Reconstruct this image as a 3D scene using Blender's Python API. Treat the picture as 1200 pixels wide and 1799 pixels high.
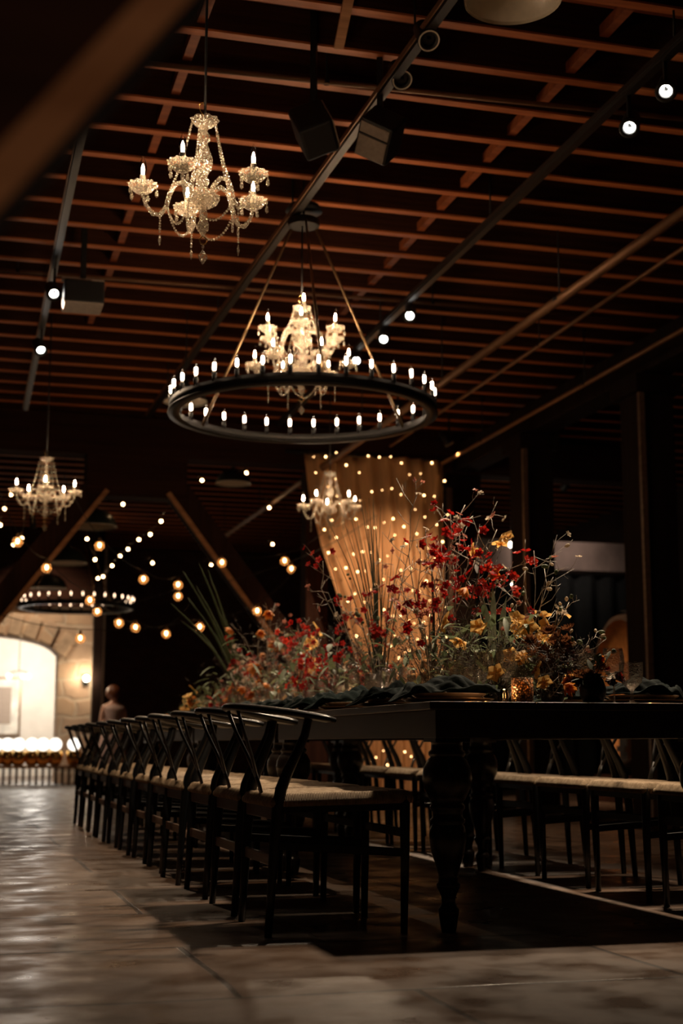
import bpy, math, random
from mathutils import Vector, Matrix, Quaternion
import bmesh
R = math.radians
sin, cos, pi = math.sin, math.cos, math.pi
for o in list(bpy.data.objects): bpy.data.objects.remove(o)
S = bpy.context.scene
COL = S.collection

# ------------------------------------------------------------------ camera
EYE = 0.63; FPX = 2500.0; CX, CY = 600.0, 899.5
PITCH = math.atan(407/FPX); YAW = math.atan(710/math.hypot(FPX, 407))
cam = bpy.data.cameras.new('camera'); cam_o = bpy.data.objects.new('camera', cam); COL.objects.link(cam_o)
cam_o.location = (0, 0, EYE); cam_o.rotation_euler = (pi/2+PITCH, 0, -YAW)
cam.sensor_fit = 'VERTICAL'; cam.sensor_height = 36; cam.sensor_width = 24
cam.lens = FPX/1799*36; cam.clip_start = .05; cam.clip_end = 200
cam.dof.use_dof = True; cam.dof.focus_distance = 5.2; cam.dof.aperture_fstop = 2.8
S.camera = cam_o
# ------------------------------------------------------------------ world, exposure
w = bpy.data.worlds.new('night'); S.world = w; w.use_nodes = True
bg = w.node_tree.nodes['Background']; bg.inputs[0].default_value = (.9, .6, .45, 1); bg.inputs[1].default_value = .0015
S.view_settings.view_transform = 'Standard'; S.view_settings.look = 'None'
S.view_settings.exposure = 0.0; S.view_settings.gamma = 1.0
S.cycles.max_bounces = 8; S.cycles.diffuse_bounces = 3; S.cycles.glossy_bounces = 4
S.cycles.transmission_bounces = 6; S.cycles.transparent_max_bounces = 24
S.cycles.sample_clamp_indirect = 8.0; S.cycles.caustics_refractive = False; S.cycles.caustics_reflective = False
# lamp levels
K_CANDLE = 380; K_RING = 34; K_STRING = 24; K_FAIRY = 14
K_TABLE_SPOT = 420; K_WASH = 300; K_ROOM = 80

def ray(x, y):
    u, v = (x-CX)/FPX, (CY-y)/FPX
    f = cos(PITCH)-v*sin(PITCH); up = sin(PITCH)+v*cos(PITCH)
    return Vector((u*cos(YAW)+f*sin(YAW), -u*sin(YAW)+f*cos(YAW), up))
def at(x, y, Y):
    d = ray(x, y); return Vector((0, 0, EYE))+d*(Y/d.y)
def atz(x, y, z):
    d = ray(x, y); return Vector((0, 0, EYE))+d*((z-EYE)/d.z)

# ------------------------------------------------------------------ materials
M = {}
def newmat(n):
    m = bpy.data.materials.new(n); m.use_nodes = True; M[n] = m
    return m, m.node_tree.nodes, m.node_tree.links, m.node_tree.nodes['Principled BSDF']
def plain(n, col, rough=.5, metal=0, var=.12, scale=30, bump=0, spec=.5, coat=0):
    m, N, L, b = newmat(n)
    tc = N.new('ShaderNodeTexCoord'); no = N.new('ShaderNodeTexNoise'); no.inputs['Scale'].default_value = scale; no.inputs['Detail'].default_value = 4
    L.new(tc.outputs['Object'], no.inputs['Vector'])
    r = N.new('ShaderNodeValToRGB'); r.color_ramp.elements[0].position = .3; r.color_ramp.elements[1].position = .7
    r.color_ramp.elements[0].color = tuple(c*(1-var) for c in col)+(1,); r.color_ramp.elements[1].color = tuple(min(1, c*(1+var)) for c in col)+(1,)
    L.new(no.outputs['Fac'], r.inputs[0]); L.new(r.outputs[0], b.inputs['Base Color'])
    b.inputs['Roughness'].default_value = rough; b.inputs['Metallic'].default_value = metal
    b.inputs['Specular IOR Level'].default_value = spec; b.inputs['Coat Weight'].default_value = coat
    if bump:
        bp = N.new('ShaderNodeBump'); bp.inputs['Strength'].default_value = bump; bp.inputs['Distance'].default_value = .01
        L.new(no.outputs['Fac'], bp.inputs['Height']); L.new(bp.outputs[0], b.inputs['Normal'])
    return m
def wood(n, c1, c2, rough=.5, axis='Y', scale=6, bump=.2):
    m, N, L, b = newmat(n)
    tc = N.new('ShaderNodeTexCoord'); mp = N.new('ShaderNodeMapping')
    sc = {'X': (.15, 3, 3), 'Y': (3, .15, 3), 'Z': (3, 3, .15)}[axis]
    mp.inputs['Scale'].default_value = sc
    no = N.new('ShaderNodeTexNoise'); no.inputs['Scale'].default_value = scale; no.inputs['Detail'].default_value = 8; no.inputs['Roughness'].default_value = .7
    L.new(tc.outputs['Object'], mp.inputs[0]); L.new(mp.outputs[0], no.inputs['Vector'])
    r = N.new('ShaderNodeValToRGB'); r.color_ramp.elements[0].position = .35; r.color_ramp.elements[1].position = .68
    r.color_ramp.elements[0].color = c1+(1,); r.color_ramp.elements[1].color = c2+(1,)
    L.new(no.outputs['Fac'], r.inputs[0]); L.new(r.outputs[0], b.inputs['Base Color']); b.inputs['Roughness'].default_value = rough
    bp = N.new('ShaderNodeBump'); bp.inputs['Strength'].default_value = bump; bp.inputs['Distance'].default_value = .005
    L.new(no.outputs['Fac'], bp.inputs['Height']); L.new(bp.outputs[0], b.inputs['Normal'])
    return m
def emit(n, col, k):
    m, N, L, b = newmat(n); N.remove(b); e = N.new('ShaderNodeEmission'); e.inputs[0].default_value = col+(1,); e.inputs[1].default_value = k
    L.new(e.outputs[0], N['Material Output'].inputs[0]); return m
def thin_glass(n, tint=(1, 1, 1), ior=1.45, rough=.02, body=0.0, bodycol=(1, .9, .8)):
    m, N, L, b = newmat(n); N.remove(b)
    t = N.new('ShaderNodeBsdfTransparent'); t.inputs[0].default_value = tint+(1,)
    g = N.new('ShaderNodeBsdfGlossy'); g.inputs['Roughness'].default_value = rough
    fr = N.new('ShaderNodeFresnel'); fr.inputs[0].default_value = ior
    mx = N.new('ShaderNodeMixShader'); L.new(fr.outputs[0], mx.inputs[0]); L.new(t.outputs[0], mx.inputs[1]); L.new(g.outputs[0], mx.inputs[2])
    out = mx
    if body:
        d = N.new('ShaderNodeBsdfTranslucent'); d.inputs[0].default_value = bodycol+(1,)
        d2 = N.new('ShaderNodeBsdfDiffuse'); d2.inputs[0].default_value = bodycol+(1,)
        a = N.new('ShaderNodeAddShader'); L.new(d.outputs[0], a.inputs[0]); L.new(d2.outputs[0], a.inputs[1])
        m2 = N.new('ShaderNodeMixShader'); m2.inputs[0].default_value = body; L.new(mx.outputs[0], m2.inputs[1]); L.new(a.outputs[0], m2.inputs[2]); out = m2
    L.new(out.outputs[0], N['Material Output'].inputs[0]); return m
def two_sided(n, col, trans=.35, rough=.6, var=.25, scale=60):
    m = plain(n, col, rough, var=var, scale=scale); N, L = m.node_tree.nodes, m.node_tree.links; b = N['Principled BSDF']
    t = N.new('ShaderNodeBsdfTranslucent'); t.inputs[0].default_value = col+(1,)
    mx = N.new('ShaderNodeMixShader'); mx.inputs[0].default_value = trans
    L.new(b.outputs[0], mx.inputs[1]); L.new(t.outputs[0], mx.inputs[2]); L.new(mx.outputs[0], N['Material Output'].inputs[0]); return m

wood('joist', (.030, .010, .005), (.085, .026, .012), .7, 'X', 5, .4)  # dark tone holds the shade on the joist sides
wood('lit_strip', (.36, .085, .02), (.74, .22, .06), .6, 'X', 5, .4)  # lamplight on the joist undersides, put into the colour
wood('lit_strip_dim', (.20, .045, .013), (.42, .11, .03), .6, 'X', 5, .4)  # dimmer copy of the lit colour for battens and blocking
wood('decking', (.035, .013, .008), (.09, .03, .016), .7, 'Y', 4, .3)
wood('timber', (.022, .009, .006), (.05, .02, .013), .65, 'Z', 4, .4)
wood('column_wood', (.008, .004, .003), (.020, .009, .006), .65, 'Z', 4, .4)
wood('timber_x', (.026, .010, .006), (.055, .02, .012), .65, 'X', 4, .4)
wood('brace_wood', (.34, .15, .07), (.60, .30, .15), .6, 'X', 4, .3)  # pale wood; on the braces it paints their lit edges
wood('blackwood', (.006, .007, .008), (.013, .014, .016), .36, 'Z', 10, .08)
wood('lit_wood', (.09, .05, .032), (.19, .11, .07), .4, 'Y', 10, .1)  # lit tone painted on dark wood: rear chair rails, column edges
wood('tablewood', (.022, .013, .009), (.06, .037, .024), .38, 'Y', 5, .2)
wood('aproncloth', (.016, .010, .007), (.042, .026, .018), .45, 'Y', 5, .2)
wood('legwood', (.010, .007, .006), (.022, .014, .011), .3, 'Z', 5, .1)
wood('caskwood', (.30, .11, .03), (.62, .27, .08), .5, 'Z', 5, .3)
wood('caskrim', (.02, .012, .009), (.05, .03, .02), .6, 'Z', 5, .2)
plain('iron', (.012, .011, .011), .5, .2, bump=.1)
plain('ringiron', (.012, .011, .011), .4, .6, bump=.1)
plain('trackmetal', (.02, .014, .011), .45, .3)
plain('black', (.006, .006, .006), .5)
plain('chrome', (.7, .7, .7), .2, 1)
plain('pipe', (.24, .12, .06), .5, .5, scale=8)
plain('bronze', (.30, .19, .10), .35, .8)
plain('tube', (.75, .66, .52), .6, var=.05)
plain('greygrille', (.38, .30, .24), .7)
plain('enamel', (.88, .78, .64), .25, var=.05)
plain('enamel_dark', (.02, .03, .025), .35)
plain('stone_plate', (.45, .33, .24), .35, var=.2)
plain('gold', (.75, .45, .15), .25, 1, var=.05)
plain('napkin', (.0025, .008, .0075), .9, var=.3, scale=200, bump=.1, spec=.12)
plain('darkvase', (.010, .010, .012), .35)
plain('plaster', (.78, .72, .64), .8, var=.08, scale=3)
plain('mortar', (.55, .40, .28), .9, var=.25, scale=6, bump=.6)
plain('hair', (.15, .042, .010), .5, var=.4, scale=60)
plain('skin', (.65, .36, .25), .55, var=.05)
plain('dress', (.55, .36, .30), .7, var=.1)
plain('drape', (.020, .023, .024), .9, var=.2)
plain('whitewash', (.50, .40, .36), .8, var=.35, scale=2)
plain('paper', (.75, .70, .62), .7, var=.25, scale=5)
plain('wax', (.85, .72, .5), .5, var=.03)
plain('terracotta', (.35, .16, .07), .5)
plain('twig', (.46, .40, .33), .55, var=.5, scale=80)
plain('twig_dark', (.07, .05, .035), .6, var=.4, scale=80)
plain('stem_green', (.05, .065, .03), .6, var=.4, scale=60)
two_sided('blade', (.045, .060, .035), .2)
two_sided('leaf', (.15, .19, .10), .3)
two_sided('silverleaf', (.34, .38, .27), .25)
two_sided('red', (.42, .014, .010), .35, .5, .5)
two_sided('scarlet', (.55, .04, .02), .35, .5, .4)
two_sided('pink', (.50, .19, .13), .35, .6, .4)
two_sided('yellow', (.88, .54, .18), .4, .55, .25)
two_sided('orange', (.72, .26, .04), .35, .55, .4)
two_sided('maroon', (.07, .014, .012), .2, .45, .5)
two_sided('cream', (.60, .50, .38), .4, .6, .3)
two_sided('brownpetal', (.20, .075, .03), .3, .6, .6)
two_sided('sheer', (.80, .50, .26), .45, .8, .08, 6)
emit('flame_bulb', (1.0, .72, .47), K_CANDLE)
emit('ring_filament', (1.0, .76, .55), K_RING)
emit('string_glow', (1.0, .60, .28), K_STRING)
emit('fairy', (1.0, .55, .22), K_FAIRY)
emit('spot_face', (1.0, .95, .86), 30)
emit('candle_flame', (1.0, .55, .2), 40)
emit('globe_white', (1.0, .92, .80), 2.2)
emit('ring_filament_dim', (1.0, .70, .48), 5)
emit('sconce_glow', (1.0, .85, .62), 40)
thin_glass('bulb_glass', (1, .95, .88), 1.35)
thin_glass('stemware', (.86, .78, .68), 1.6, .13)
thin_glass('halo_glass', (1, .93, .82), 1.4, .03, .10, (1, .62, .32))  # clear globe glass with the bulb's amber halo put into its tint
thin_glass('jar_glass', (.9, .85, .78), 1.5, .05)
m, N, L, b = newmat('crystal'); N.remove(b)
tc = N.new('ShaderNodeTexCoord'); vo = N.new('ShaderNodeTexVoronoi'); vo.inputs['Scale'].default_value = 95; L.new(tc.outputs['Object'], vo.inputs['Vector'])
bp = N.new('ShaderNodeBump'); bp.inputs['Strength'].default_value = .8; bp.inputs['Distance'].default_value = .006; L.new(vo.outputs['Distance'], bp.inputs['Height'])
t = N.new('ShaderNodeBsdfTransparent'); t.inputs[0].default_value = (.98, .96, .93, 1)
g = N.new('ShaderNodeBsdfGlossy'); g.inputs['Roughness'].default_value = .16; g.inputs[0].default_value = (1, .93, .82, 1); L.new(bp.outputs[0], g.inputs['Normal'])
d = N.new('ShaderNodeBsdfTranslucent'); d.inputs[0].default_value = (1, .88, .72, 1); L.new(bp.outputs[0], d.inputs['Normal'])
m1 = N.new('ShaderNodeMixShader'); m1.inputs[0].default_value = .45; L.new(g.outputs[0], m1.inputs[1]); L.new(d.outputs[0], m1.inputs[2])
lw = N.new('ShaderNodeMapRange'); lw.inputs['From Min'].default_value = .1; lw.inputs['From Max'].default_value = .6; lw.inputs['To Min'].default_value = .92; lw.inputs['To Max'].default_value = .30; L.new(vo.outputs['Distance'], lw.inputs[0])
m2 = N.new('ShaderNodeMixShader'); L.new(lw.outputs[0], m2.inputs[0]); L.new(t.outputs[0], m2.inputs[1]); L.new(m1.outputs[0], m2.inputs[2]); L.new(m2.outputs[0], N['Material Output'].inputs[0])

# mercury glass
m, N, L, b = newmat('mercury')
tc = N.new('ShaderNodeTexCoord'); vo = N.new('ShaderNodeTexVoronoi'); vo.inputs['Scale'].default_value = 130
L.new(tc.outputs['Object'], vo.inputs['Vector']); r = N.new('ShaderNodeValToRGB')
r.color_ramp.elements[0].color = (.9, .62, .36, 1); r.color_ramp.elements[1].color = (.16, .09, .05, 1); r.color_ramp.elements[0].position = .2; r.color_ramp.elements[1].position = .55
L.new(vo.outputs['Distance'], r.inputs[0]); L.new(r.outputs[0], b.inputs['Base Color']); b.inputs['Metallic'].default_value = .7; b.inputs['Roughness'].default_value = .3
bp = N.new('ShaderNodeBump'); bp.inputs['Strength'].default_value = 1; bp.inputs['Distance'].default_value = .004; L.new(vo.outputs['Distance'], bp.inputs['Height']); L.new(bp.outputs[0], b.inputs['Normal'])
t = N.new('ShaderNodeBsdfTranslucent'); t.inputs[0].default_value = (1, .6, .3, 1); mx = N.new('ShaderNodeMixShader')
r2 = N.new('ShaderNodeMapRange'); r2.inputs['From Min'].default_value = .15; r2.inputs['From Max'].default_value = .45; r2.inputs['To Min'].default_value = .6; r2.inputs['To Max'].default_value = .05
L.new(vo.outputs['Distance'], r2.inputs[0]); L.new(r2.outputs[0], mx.inputs[0]); L.new(b.outputs[0], mx.inputs[1]); L.new(t.outputs[0], mx.inputs[2]); L.new(mx.outputs[0], N['Material Output'].inputs[0])

# cut stemware: small facets
m = M['stemware']; N, L = m.node_tree.nodes, m.node_tree.links
g = [n_ for n_ in N if n_.type == 'BSDF_GLOSSY'][0]; g.inputs['Roughness'].default_value = .17
tc = N.new('ShaderNodeTexCoord'); vo = N.new('ShaderNodeTexVoronoi'); vo.inputs['Scale'].default_value = 160; L.new(tc.outputs['Object'], vo.inputs['Vector'])
bp = N.new('ShaderNodeBump'); bp.inputs['Strength'].default_value = .9; bp.inputs['Distance'].default_value = .004; L.new(vo.outputs['Distance'], bp.inputs['Height']); L.new(bp.outputs[0], g.inputs['Normal'])
fr = [n_ for n_ in N if n_.type == 'FRESNEL'][0]; mr = N.new('ShaderNodeMapRange'); mr.inputs['To Min'].default_value = .28; mr.inputs['To Max'].default_value = .85; L.new(fr.outputs[0], mr.inputs[0])
mx = [n_ for n_ in N if n_.type == 'MIX_SHADER'][0]; L.new(mr.outputs[0], mx.inputs[0])

# paper cord seat
m, N, L, b = newmat('cord')
tc = N.new('ShaderNodeTexCoord'); sp = N.new('ShaderNodeSeparateXYZ'); L.new(tc.outputs['Object'], sp.inputs[0])
def mth(op, a, b2=None, v=None):
    n = N.new('ShaderNodeMath'); n.operation = op
    if isinstance(a, (int, float)): n.inputs[0].default_value = a
    else: L.new(a, n.inputs[0])
    if b2 is not None: L.new(b2, n.inputs[1])
    if v is not None: n.inputs[1].default_value = v
    return n.outputs[0]
ax = mth('ABSOLUTE', sp.outputs[0]); ay = mth('ABSOLUTE', sp.outputs[1])
gt = mth('GREATER_THAN', ax, ay)
sy = mth('SINE', mth('MULTIPLY', sp.outputs[1], v=2*pi/.0055)); sx = mth('SINE', mth('MULTIPLY', sp.outputs[0], v=2*pi/.0055))
mixv = N.new('ShaderNodeMix'); L.new(gt, mixv.inputs[0]); L.new(sx, mixv.inputs[2]); L.new(sy, mixv.inputs[3])
bp = N.new('ShaderNodeBump'); bp.inputs['Strength'].default_value = .9; bp.inputs['Distance'].default_value = .002
L.new(mixv.outputs[0], bp.inputs['Height']); L.new(bp.outputs[0], b.inputs['Normal'])
no = N.new('ShaderNodeTexNoise'); no.inputs['Scale'].default_value = 45; L.new(tc.outputs['Object'], no.inputs['Vector'])
r = N.new('ShaderNodeValToRGB'); r.color_ramp.elements[0].color = (.40, .27, .155, 1); r.color_ramp.elements[1].color = (.72, .53, .34, 1); r.color_ramp.elements[0].position = .3; r.color_ramp.elements[1].position = .7
L.new(no.outputs['Fac'], r.inputs[0])
mr = N.new('ShaderNodeMapRange'); mr.inputs['From Min'].default_value = -1; mr.inputs['To Min'].default_value = .55; L.new(mixv.outputs[0], mr.inputs[0])
mc = N.new('ShaderNodeMix'); mc.data_type = 'RGBA'; mc.blend_type = 'MULTIPLY'; mc.inputs[0].default_value = 1; L.new(r.outputs[0], mc.inputs[6]); L.new(mr.outputs[0], mc.inputs[7])
L.new(mc.outputs[2], b.inputs['Base Color']); b.inputs['Roughness'].default_value = .75

# floor: worn concrete slabs
m, N, L, b = newmat('floor')
tc = N.new('ShaderNodeTexCoord'); n1 = N.new('ShaderNodeTexNoise'); n1.inputs['Scale'].default_value = 1.6; n1.inputs['Detail'].default_value = 10; n1.inputs['Roughness'].default_value = .65
mp = N.new('ShaderNodeMapping'); mp.inputs['Scale'].default_value = (1.0, .6, 1); L.new(tc.outputs['Object'], mp.inputs[0]); L.new(mp.outputs[0], n1.inputs['Vector'])
br = N.new('ShaderNodeTexBrick'); br.inputs['Scale'].default_value = 1; br.inputs['Brick Width'].default_value = 1.25; br.inputs['Row Height'].default_value = .92
br.inputs['Mortar Size'].default_value = .011; br.inputs['Mortar Smooth'].default_value = .3; br.offset = .37
br.inputs['Color1'].default_value = (.86, .86, .86, 1); br.inputs['Color2'].default_value = (1.0, .98, .95, 1); br.inputs['Mortar'].default_value = (.18, .16, .15, 1)
wn = N.new('ShaderNodeTexNoise'); wn.inputs['Scale'].default_value = 1.2; wn.inputs['Detail'].default_value = 6; L.new(tc.outputs['Object'], wn.inputs['Vector'])
va = N.new('ShaderNodeVectorMath'); va.operation = 'MULTIPLY_ADD'; va.inputs[1].default_value = (.05, .05, 0); L.new(wn.outputs['Color'], va.inputs[0]); L.new(tc.outputs['Object'], va.inputs[2]); L.new(va.outputs[0], br.inputs['Vector'])
r = N.new('ShaderNodeValToRGB'); e = r.color_ramp.elements; e[0].position = .33; e[0].color = (.075, .046, .032, 1); e[1].position = .75; e[1].color = (.20, .128, .088, 1)
L.new(n1.outputs['Fac'], r.inputs[0])
mc = N.new('ShaderNodeMix'); mc.data_type = 'RGBA'; mc.blend_type = 'MULTIPLY'; mc.inputs[0].default_value = 1; L.new(r.outputs[0], mc.inputs[6]); L.new(br.outputs['Color'], mc.inputs[7])
L.new(mc.outputs[2], b.inputs['Base Color'])
n2 = N.new('ShaderNodeTexNoise'); n2.inputs['Scale'].default_value = 5; n2.inputs['Detail'].default_value = 8; L.new(tc.outputs['Object'], n2.inputs['Vector'])
mr = N.new('ShaderNodeMapRange'); mr.inputs['From Min'].default_value = .35; mr.inputs['From Max'].default_value = .65; mr.inputs['To Min'].default_value = .27; mr.inputs['To Max'].default_value = .6; L.new(n2.outputs['Fac'], mr.inputs[0]); L.new(mr.outputs[0], b.inputs['Roughness'])
ad = mth('MULTIPLY_ADD', br.outputs['Fac'], v=-2.5); ad.node.inputs[2].default_value = 0
hs = N.new('ShaderNodeMath'); hs.operation = 'ADD'; L.new(ad, hs.inputs[0]); L.new(mth('MULTIPLY', n2.outputs['Fac'], v=.5), hs.inputs[1])
bp = N.new('ShaderNodeBump'); bp.inputs['Strength'].default_value = .35; bp.inputs['Distance'].default_value = .006; L.new(hs.outputs[0], bp.inputs['Height']); L.new(bp.outputs[0], b.inputs['Normal'])

# brick / stone walls
def brickmat(n, c1, c2, mortar, bw, rh, ms, rough=.9, warp=.0):
    m, N, L, b = newmat(n)
    tc = N.new('ShaderNodeTexCoord'); mp = N.new('ShaderNodeMapping'); mp.inputs['Rotation'].default_value = (pi/2, 0, 0)
    no = N.new('ShaderNodeTexNoise'); no.inputs['Scale'].default_value = 2.2; no.inputs['Detail'].default_value = 5; L.new(tc.outputs['Object'], no.inputs['Vector'])
    va = N.new('ShaderNodeVectorMath'); va.operation = 'MULTIPLY_ADD'; va.inputs[1].default_value = (warp,)*3; L.new(no.outputs['Color'], va.inputs[0]); L.new(tc.outputs['Object'], va.inputs[2])
    L.new(va.outputs[0], mp.inputs[0])
    br = N.new('ShaderNodeTexBrick'); br.inputs['Scale'].default_value = 1; br.inputs['Brick Width'].default_value = bw; br.inputs['Row Height'].default_value = rh; br.inputs['Mortar Size'].default_value = ms; br.inputs['Mortar Smooth'].default_value = .4
    br.inputs['Color1'].default_value = c1+(1,); br.inputs['Color2'].default_value = c2+(1,); br.inputs['Mortar'].default_value = mortar+(1,)
    L.new(mp.outputs[0], br.inputs['Vector'])
    mc = N.new('ShaderNodeMix'); mc.data_type = 'RGBA'; mc.blend_type = 'OVERLAY'; mc.inputs[0].default_value = .6; L.new(br.outputs['Color'], mc.inputs[6]); L.new(no.outputs['Fac'], mc.inputs[7])
    L.new(mc.outputs[2], b.inputs['Base Color']); b.inputs['Roughness'].default_value = rough
    bp = N.new('ShaderNodeBump'); bp.invert = True; bp.inputs['Strength'].default_value = .7; bp.inputs['Distance'].default_value = .03; L.new(br.outputs['Fac'], bp.inputs['Height']); L.new(bp.outputs[0], b.inputs['Normal'])
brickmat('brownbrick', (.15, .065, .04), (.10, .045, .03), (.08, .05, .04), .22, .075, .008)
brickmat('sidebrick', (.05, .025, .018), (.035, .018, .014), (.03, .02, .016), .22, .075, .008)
brickmat('stone', (.60, .42, .28), (.50, .36, .26), (.60, .48, .36), .46, .30, .03, .9, .25)

for n_ in ('timber', 'timber_x', 'column_wood', 'joist', 'decking', 'napkin', 'caskrim', 'brace_wood', 'drape'):
    M[n_].node_tree.nodes['Principled BSDF'].inputs['Specular IOR Level'].default_value = .12; M[n_].node_tree.nodes['Principled BSDF'].inputs['Roughness'].default_value = .85

# ------------------------------------------------------------------ mesh builder
class MB:
    def __init__(s): s.v = []; s.f = []; s.fl = []
    def add(s, vs, fs, flat=False):
        b = len(s.v); s.v += [tuple(v) for v in vs]; s.f += [tuple(b+i for i in f) for f in fs]; s.fl += [flat]*len(fs)
    def box(s, c, d, rot=None):
        hx, hy, hz = d[0]/2, d[1]/2, d[2]/2
        vs = [Vector((x*hx, y*hy, z*hz)) for x in (-1, 1) for y in (-1, 1) for z in (-1, 1)]
        if rot is not None: vs = [rot @ v for v in vs]
        s.add([v+Vector(c) for v in vs], [(0, 1, 3, 2), (4, 6, 7, 5), (0, 4, 5, 1), (2, 3, 7, 6), (0, 2, 6, 4), (1, 5, 7, 3)], True); return s
    def bar(s, a, b, wd, ht, up=(0, 0, 1)):
        a, b = Vector(a), Vector(b); d = (b-a).normalized(); up = Vector(up); sd = d.cross(up)
        if sd.length < 1e-3: sd = d.cross(Vector((1, 0, 0)))
        sd.normalize(); u = sd.cross(d)
        vs = [p+sd*i*wd/2+u*j*ht/2 for p in (a, b) for i, j in ((-1, -1), (1, -1), (1, 1), (-1, 1))]
        s.add(vs, [(0, 1, 2, 3), (7, 6, 5, 4), (0, 4, 5, 1), (1, 5, 6, 2), (2, 6, 7, 3), (3, 7, 4, 0)], True); return s
    def tube(s, pts, rad, n=8, caps=True, flatten=None, up=(0, 0, 1), flat=False):
        pts = [Vector(p) for p in pts]; k = len(pts)
        if not hasattr(rad, '__len__'): rad = [rad]*k
        vs = []; prev = None
        for i, p in enumerate(pts):
            d = (pts[min(i+1, k-1)]-pts[max(i-1, 0)])
            if d.length < 1e-9: d = Vector((0, 0, 1))
            d.normalize()
            if flatten: a = d.cross(Vector(up))
            elif prev is None: a = d.cross(Vector((0, 0, 1))) if abs(d.z) < .9 else d.cross(Vector((1, 0, 0)))
            else: a = prev-d*prev.dot(d)
            if a.length < 1e-6: a = d.cross(Vector((1, .1, 0)))
            a.normalize(); prev = a; b = a.cross(d)
            ra = rad[i]; rb = ra if not flatten else flatten[i] if hasattr(flatten, '__len__') else flatten
            vs += [p+a*cos(2*pi*j/n)*ra+b*sin(2*pi*j/n)*rb for j in range(n)]
        fs = [(i*n+j, i*n+(j+1) % n, (i+1)*n+(j+1) % n, (i+1)*n+j) for i in range(k-1) for j in range(n)]
        if caps: fs += [tuple(range(n-1, -1, -1)), tuple((k-1)*n+j for j in range(n))]
        s.add(vs, fs, flat); return s
    def lathe(s, prof, c=(0, 0, 0), n=24, scallop=0, sn=12, flat=False, close=False):
        c = Vector(c); vs = []
        for q in prof:
            r, z = q[0], q[1]; k = q[2] if len(q) > 2 else 0
            for j in range(n):
                a = 2*pi*j/n; rr = r*(1+scallop*k*cos(sn*a)); vs.append(c+Vector((rr*cos(a), rr*sin(a), z+scallop*k*.35*r*cos(sn*a))))
        m_ = len(prof); fs = []
        for i in range(m_ if close else m_-1):
            for j in range(n): fs.append((i*n+j, i*n+(j+1) % n, ((i+1) % m_)*n+(j+1) % n, ((i+1) % m_)*n+j))
        s.add(vs, fs, flat); return s
    def ball(s, c, r, nu=8, nv=6, sc=(1, 1, 1), flat=False):
        c = Vector(c); vs = [c+Vector((0, 0, -r*sc[2]))]
        for i in range(1, nv):
            t = -pi/2+pi*i/nv
            for j in range(nu): a = 2*pi*j/nu; vs.append(c+Vector((r*sc[0]*cos(t)*cos(a), r*sc[1]*cos(t)*sin(a), r*sc[2]*sin(t))))
        vs.append(c+Vector((0, 0, r*sc[2]))); fs = [(0, 1+(j+1) % nu, 1+j) for j in range(nu)]
        for i in range(nv-2):
            for j in range(nu): fs.append((1+i*nu+j, 1+i*nu+(j+1) % nu, 1+(i+1)*nu+(j+1) % nu, 1+(i+1)*nu+j))
        b = 1+(nv-2)*nu; fs += [(b+j, b+(j+1) % nu, len(vs)-1) for j in range(nu)]
        s.add(vs, fs, flat); return s
    def grid(s, fn, nu, nv, flat=False):
        s.add([fn(i/nu, j/nv) for j in range(nv+1) for i in range(nu+1)], [(j*(nu+1)+i, j*(nu+1)+i+1, (j+1)*(nu+1)+i+1, (j+1)*(nu+1)+i) for j in range(nv) for i in range(nu)], flat); return s
    def mesh(s, name, mat):
        me = bpy.data.meshes.new(name); me.from_pydata(s.v, [], s.f); me.update()
        me.polygons.foreach_set('use_smooth', [not f for f in s.fl]); me.materials.append(M[mat]); return me
    def build(s, name, mat, parent=None, loc=None, bevel=0, solid=0):
        o = bpy.data.objects.new(name, s.mesh(name, mat)); COL.objects.link(o)
        if parent: o.parent = parent
        if loc is not None: o.location = loc
        if solid: md = o.modifiers.new('s', 'SOLIDIFY'); md.thickness = solid; md.offset = 0
        if bevel: md = o.modifiers.new('b', 'BEVEL'); md.width = bevel; md.segments = 2; md.limit_method = 'ANGLE'
        return o
def tag(o, label, cat, group=None, kind=None):
    o['label'] = label; o['category'] = cat
    if group: o['group'] = group
    if kind: o['kind'] = kind
    return o
def thing(name, label, cat, loc=(0, 0, 0), rz=0, group=None):
    o = bpy.data.objects.new(name, None); COL.objects.link(o); o.empty_display_size = .05; o.location = loc; o.rotation_euler = (0, 0, rz)
    return tag(o, label, cat, group)
def struct(o, label=None):
    o['kind'] = 'structure'; o['label'] = label or o.name.replace('_', ' '); return o
def dup(o, loc=None, rz=None, label=None, group=None, parent=None, link=True):
    c = o.copy(); COL.objects.link(c)
    if loc is not None: c.location = loc
    if rz is not None: c.rotation_euler = (0, 0, rz)
    if label: c['label'] = label
    if group: c['group'] = group
    if parent is not None: c.parent = parent
    for ch in list(o.children): dup(ch, parent=c)
    return c
def inst(me, name, parent, loc, q=None, sc=1):
    o = bpy.data.objects.new(name, me); COL.objects.link(o); o.parent = parent; o.location = loc
    if q is not None: o.rotation_mode = 'QUATERNION'; o.rotation_quaternion = q
    o.scale = (sc,)*3; return o
def lamp(name, kind, loc, k, col, parent=None, target=None, size=.03, spot=60, blend=.5):
    l = bpy.data.lights.new(name, kind); l.energy = k; l.color = col
    if kind == 'AREA': l.size = size
    else: l.shadow_soft_size = size
    if kind == 'SPOT': l.spot_size = R(spot); l.spot_blend = blend
    o = bpy.data.objects.new(name, l); COL.objects.link(o); o.location = loc
    if target is not None: o.rotation_euler = (Vector(target)-Vector(loc)).to_track_quat('-Z', 'Y').to_euler()
    if parent: o.parent = parent
    return o
ORD = ['nearest', 'second', 'third', 'fourth', 'fifth', 'sixth', 'seventh', 'eighth', 'ninth', 'tenth', 'eleventh', 'farthest']
WARM = (1, .62, .34)

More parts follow.
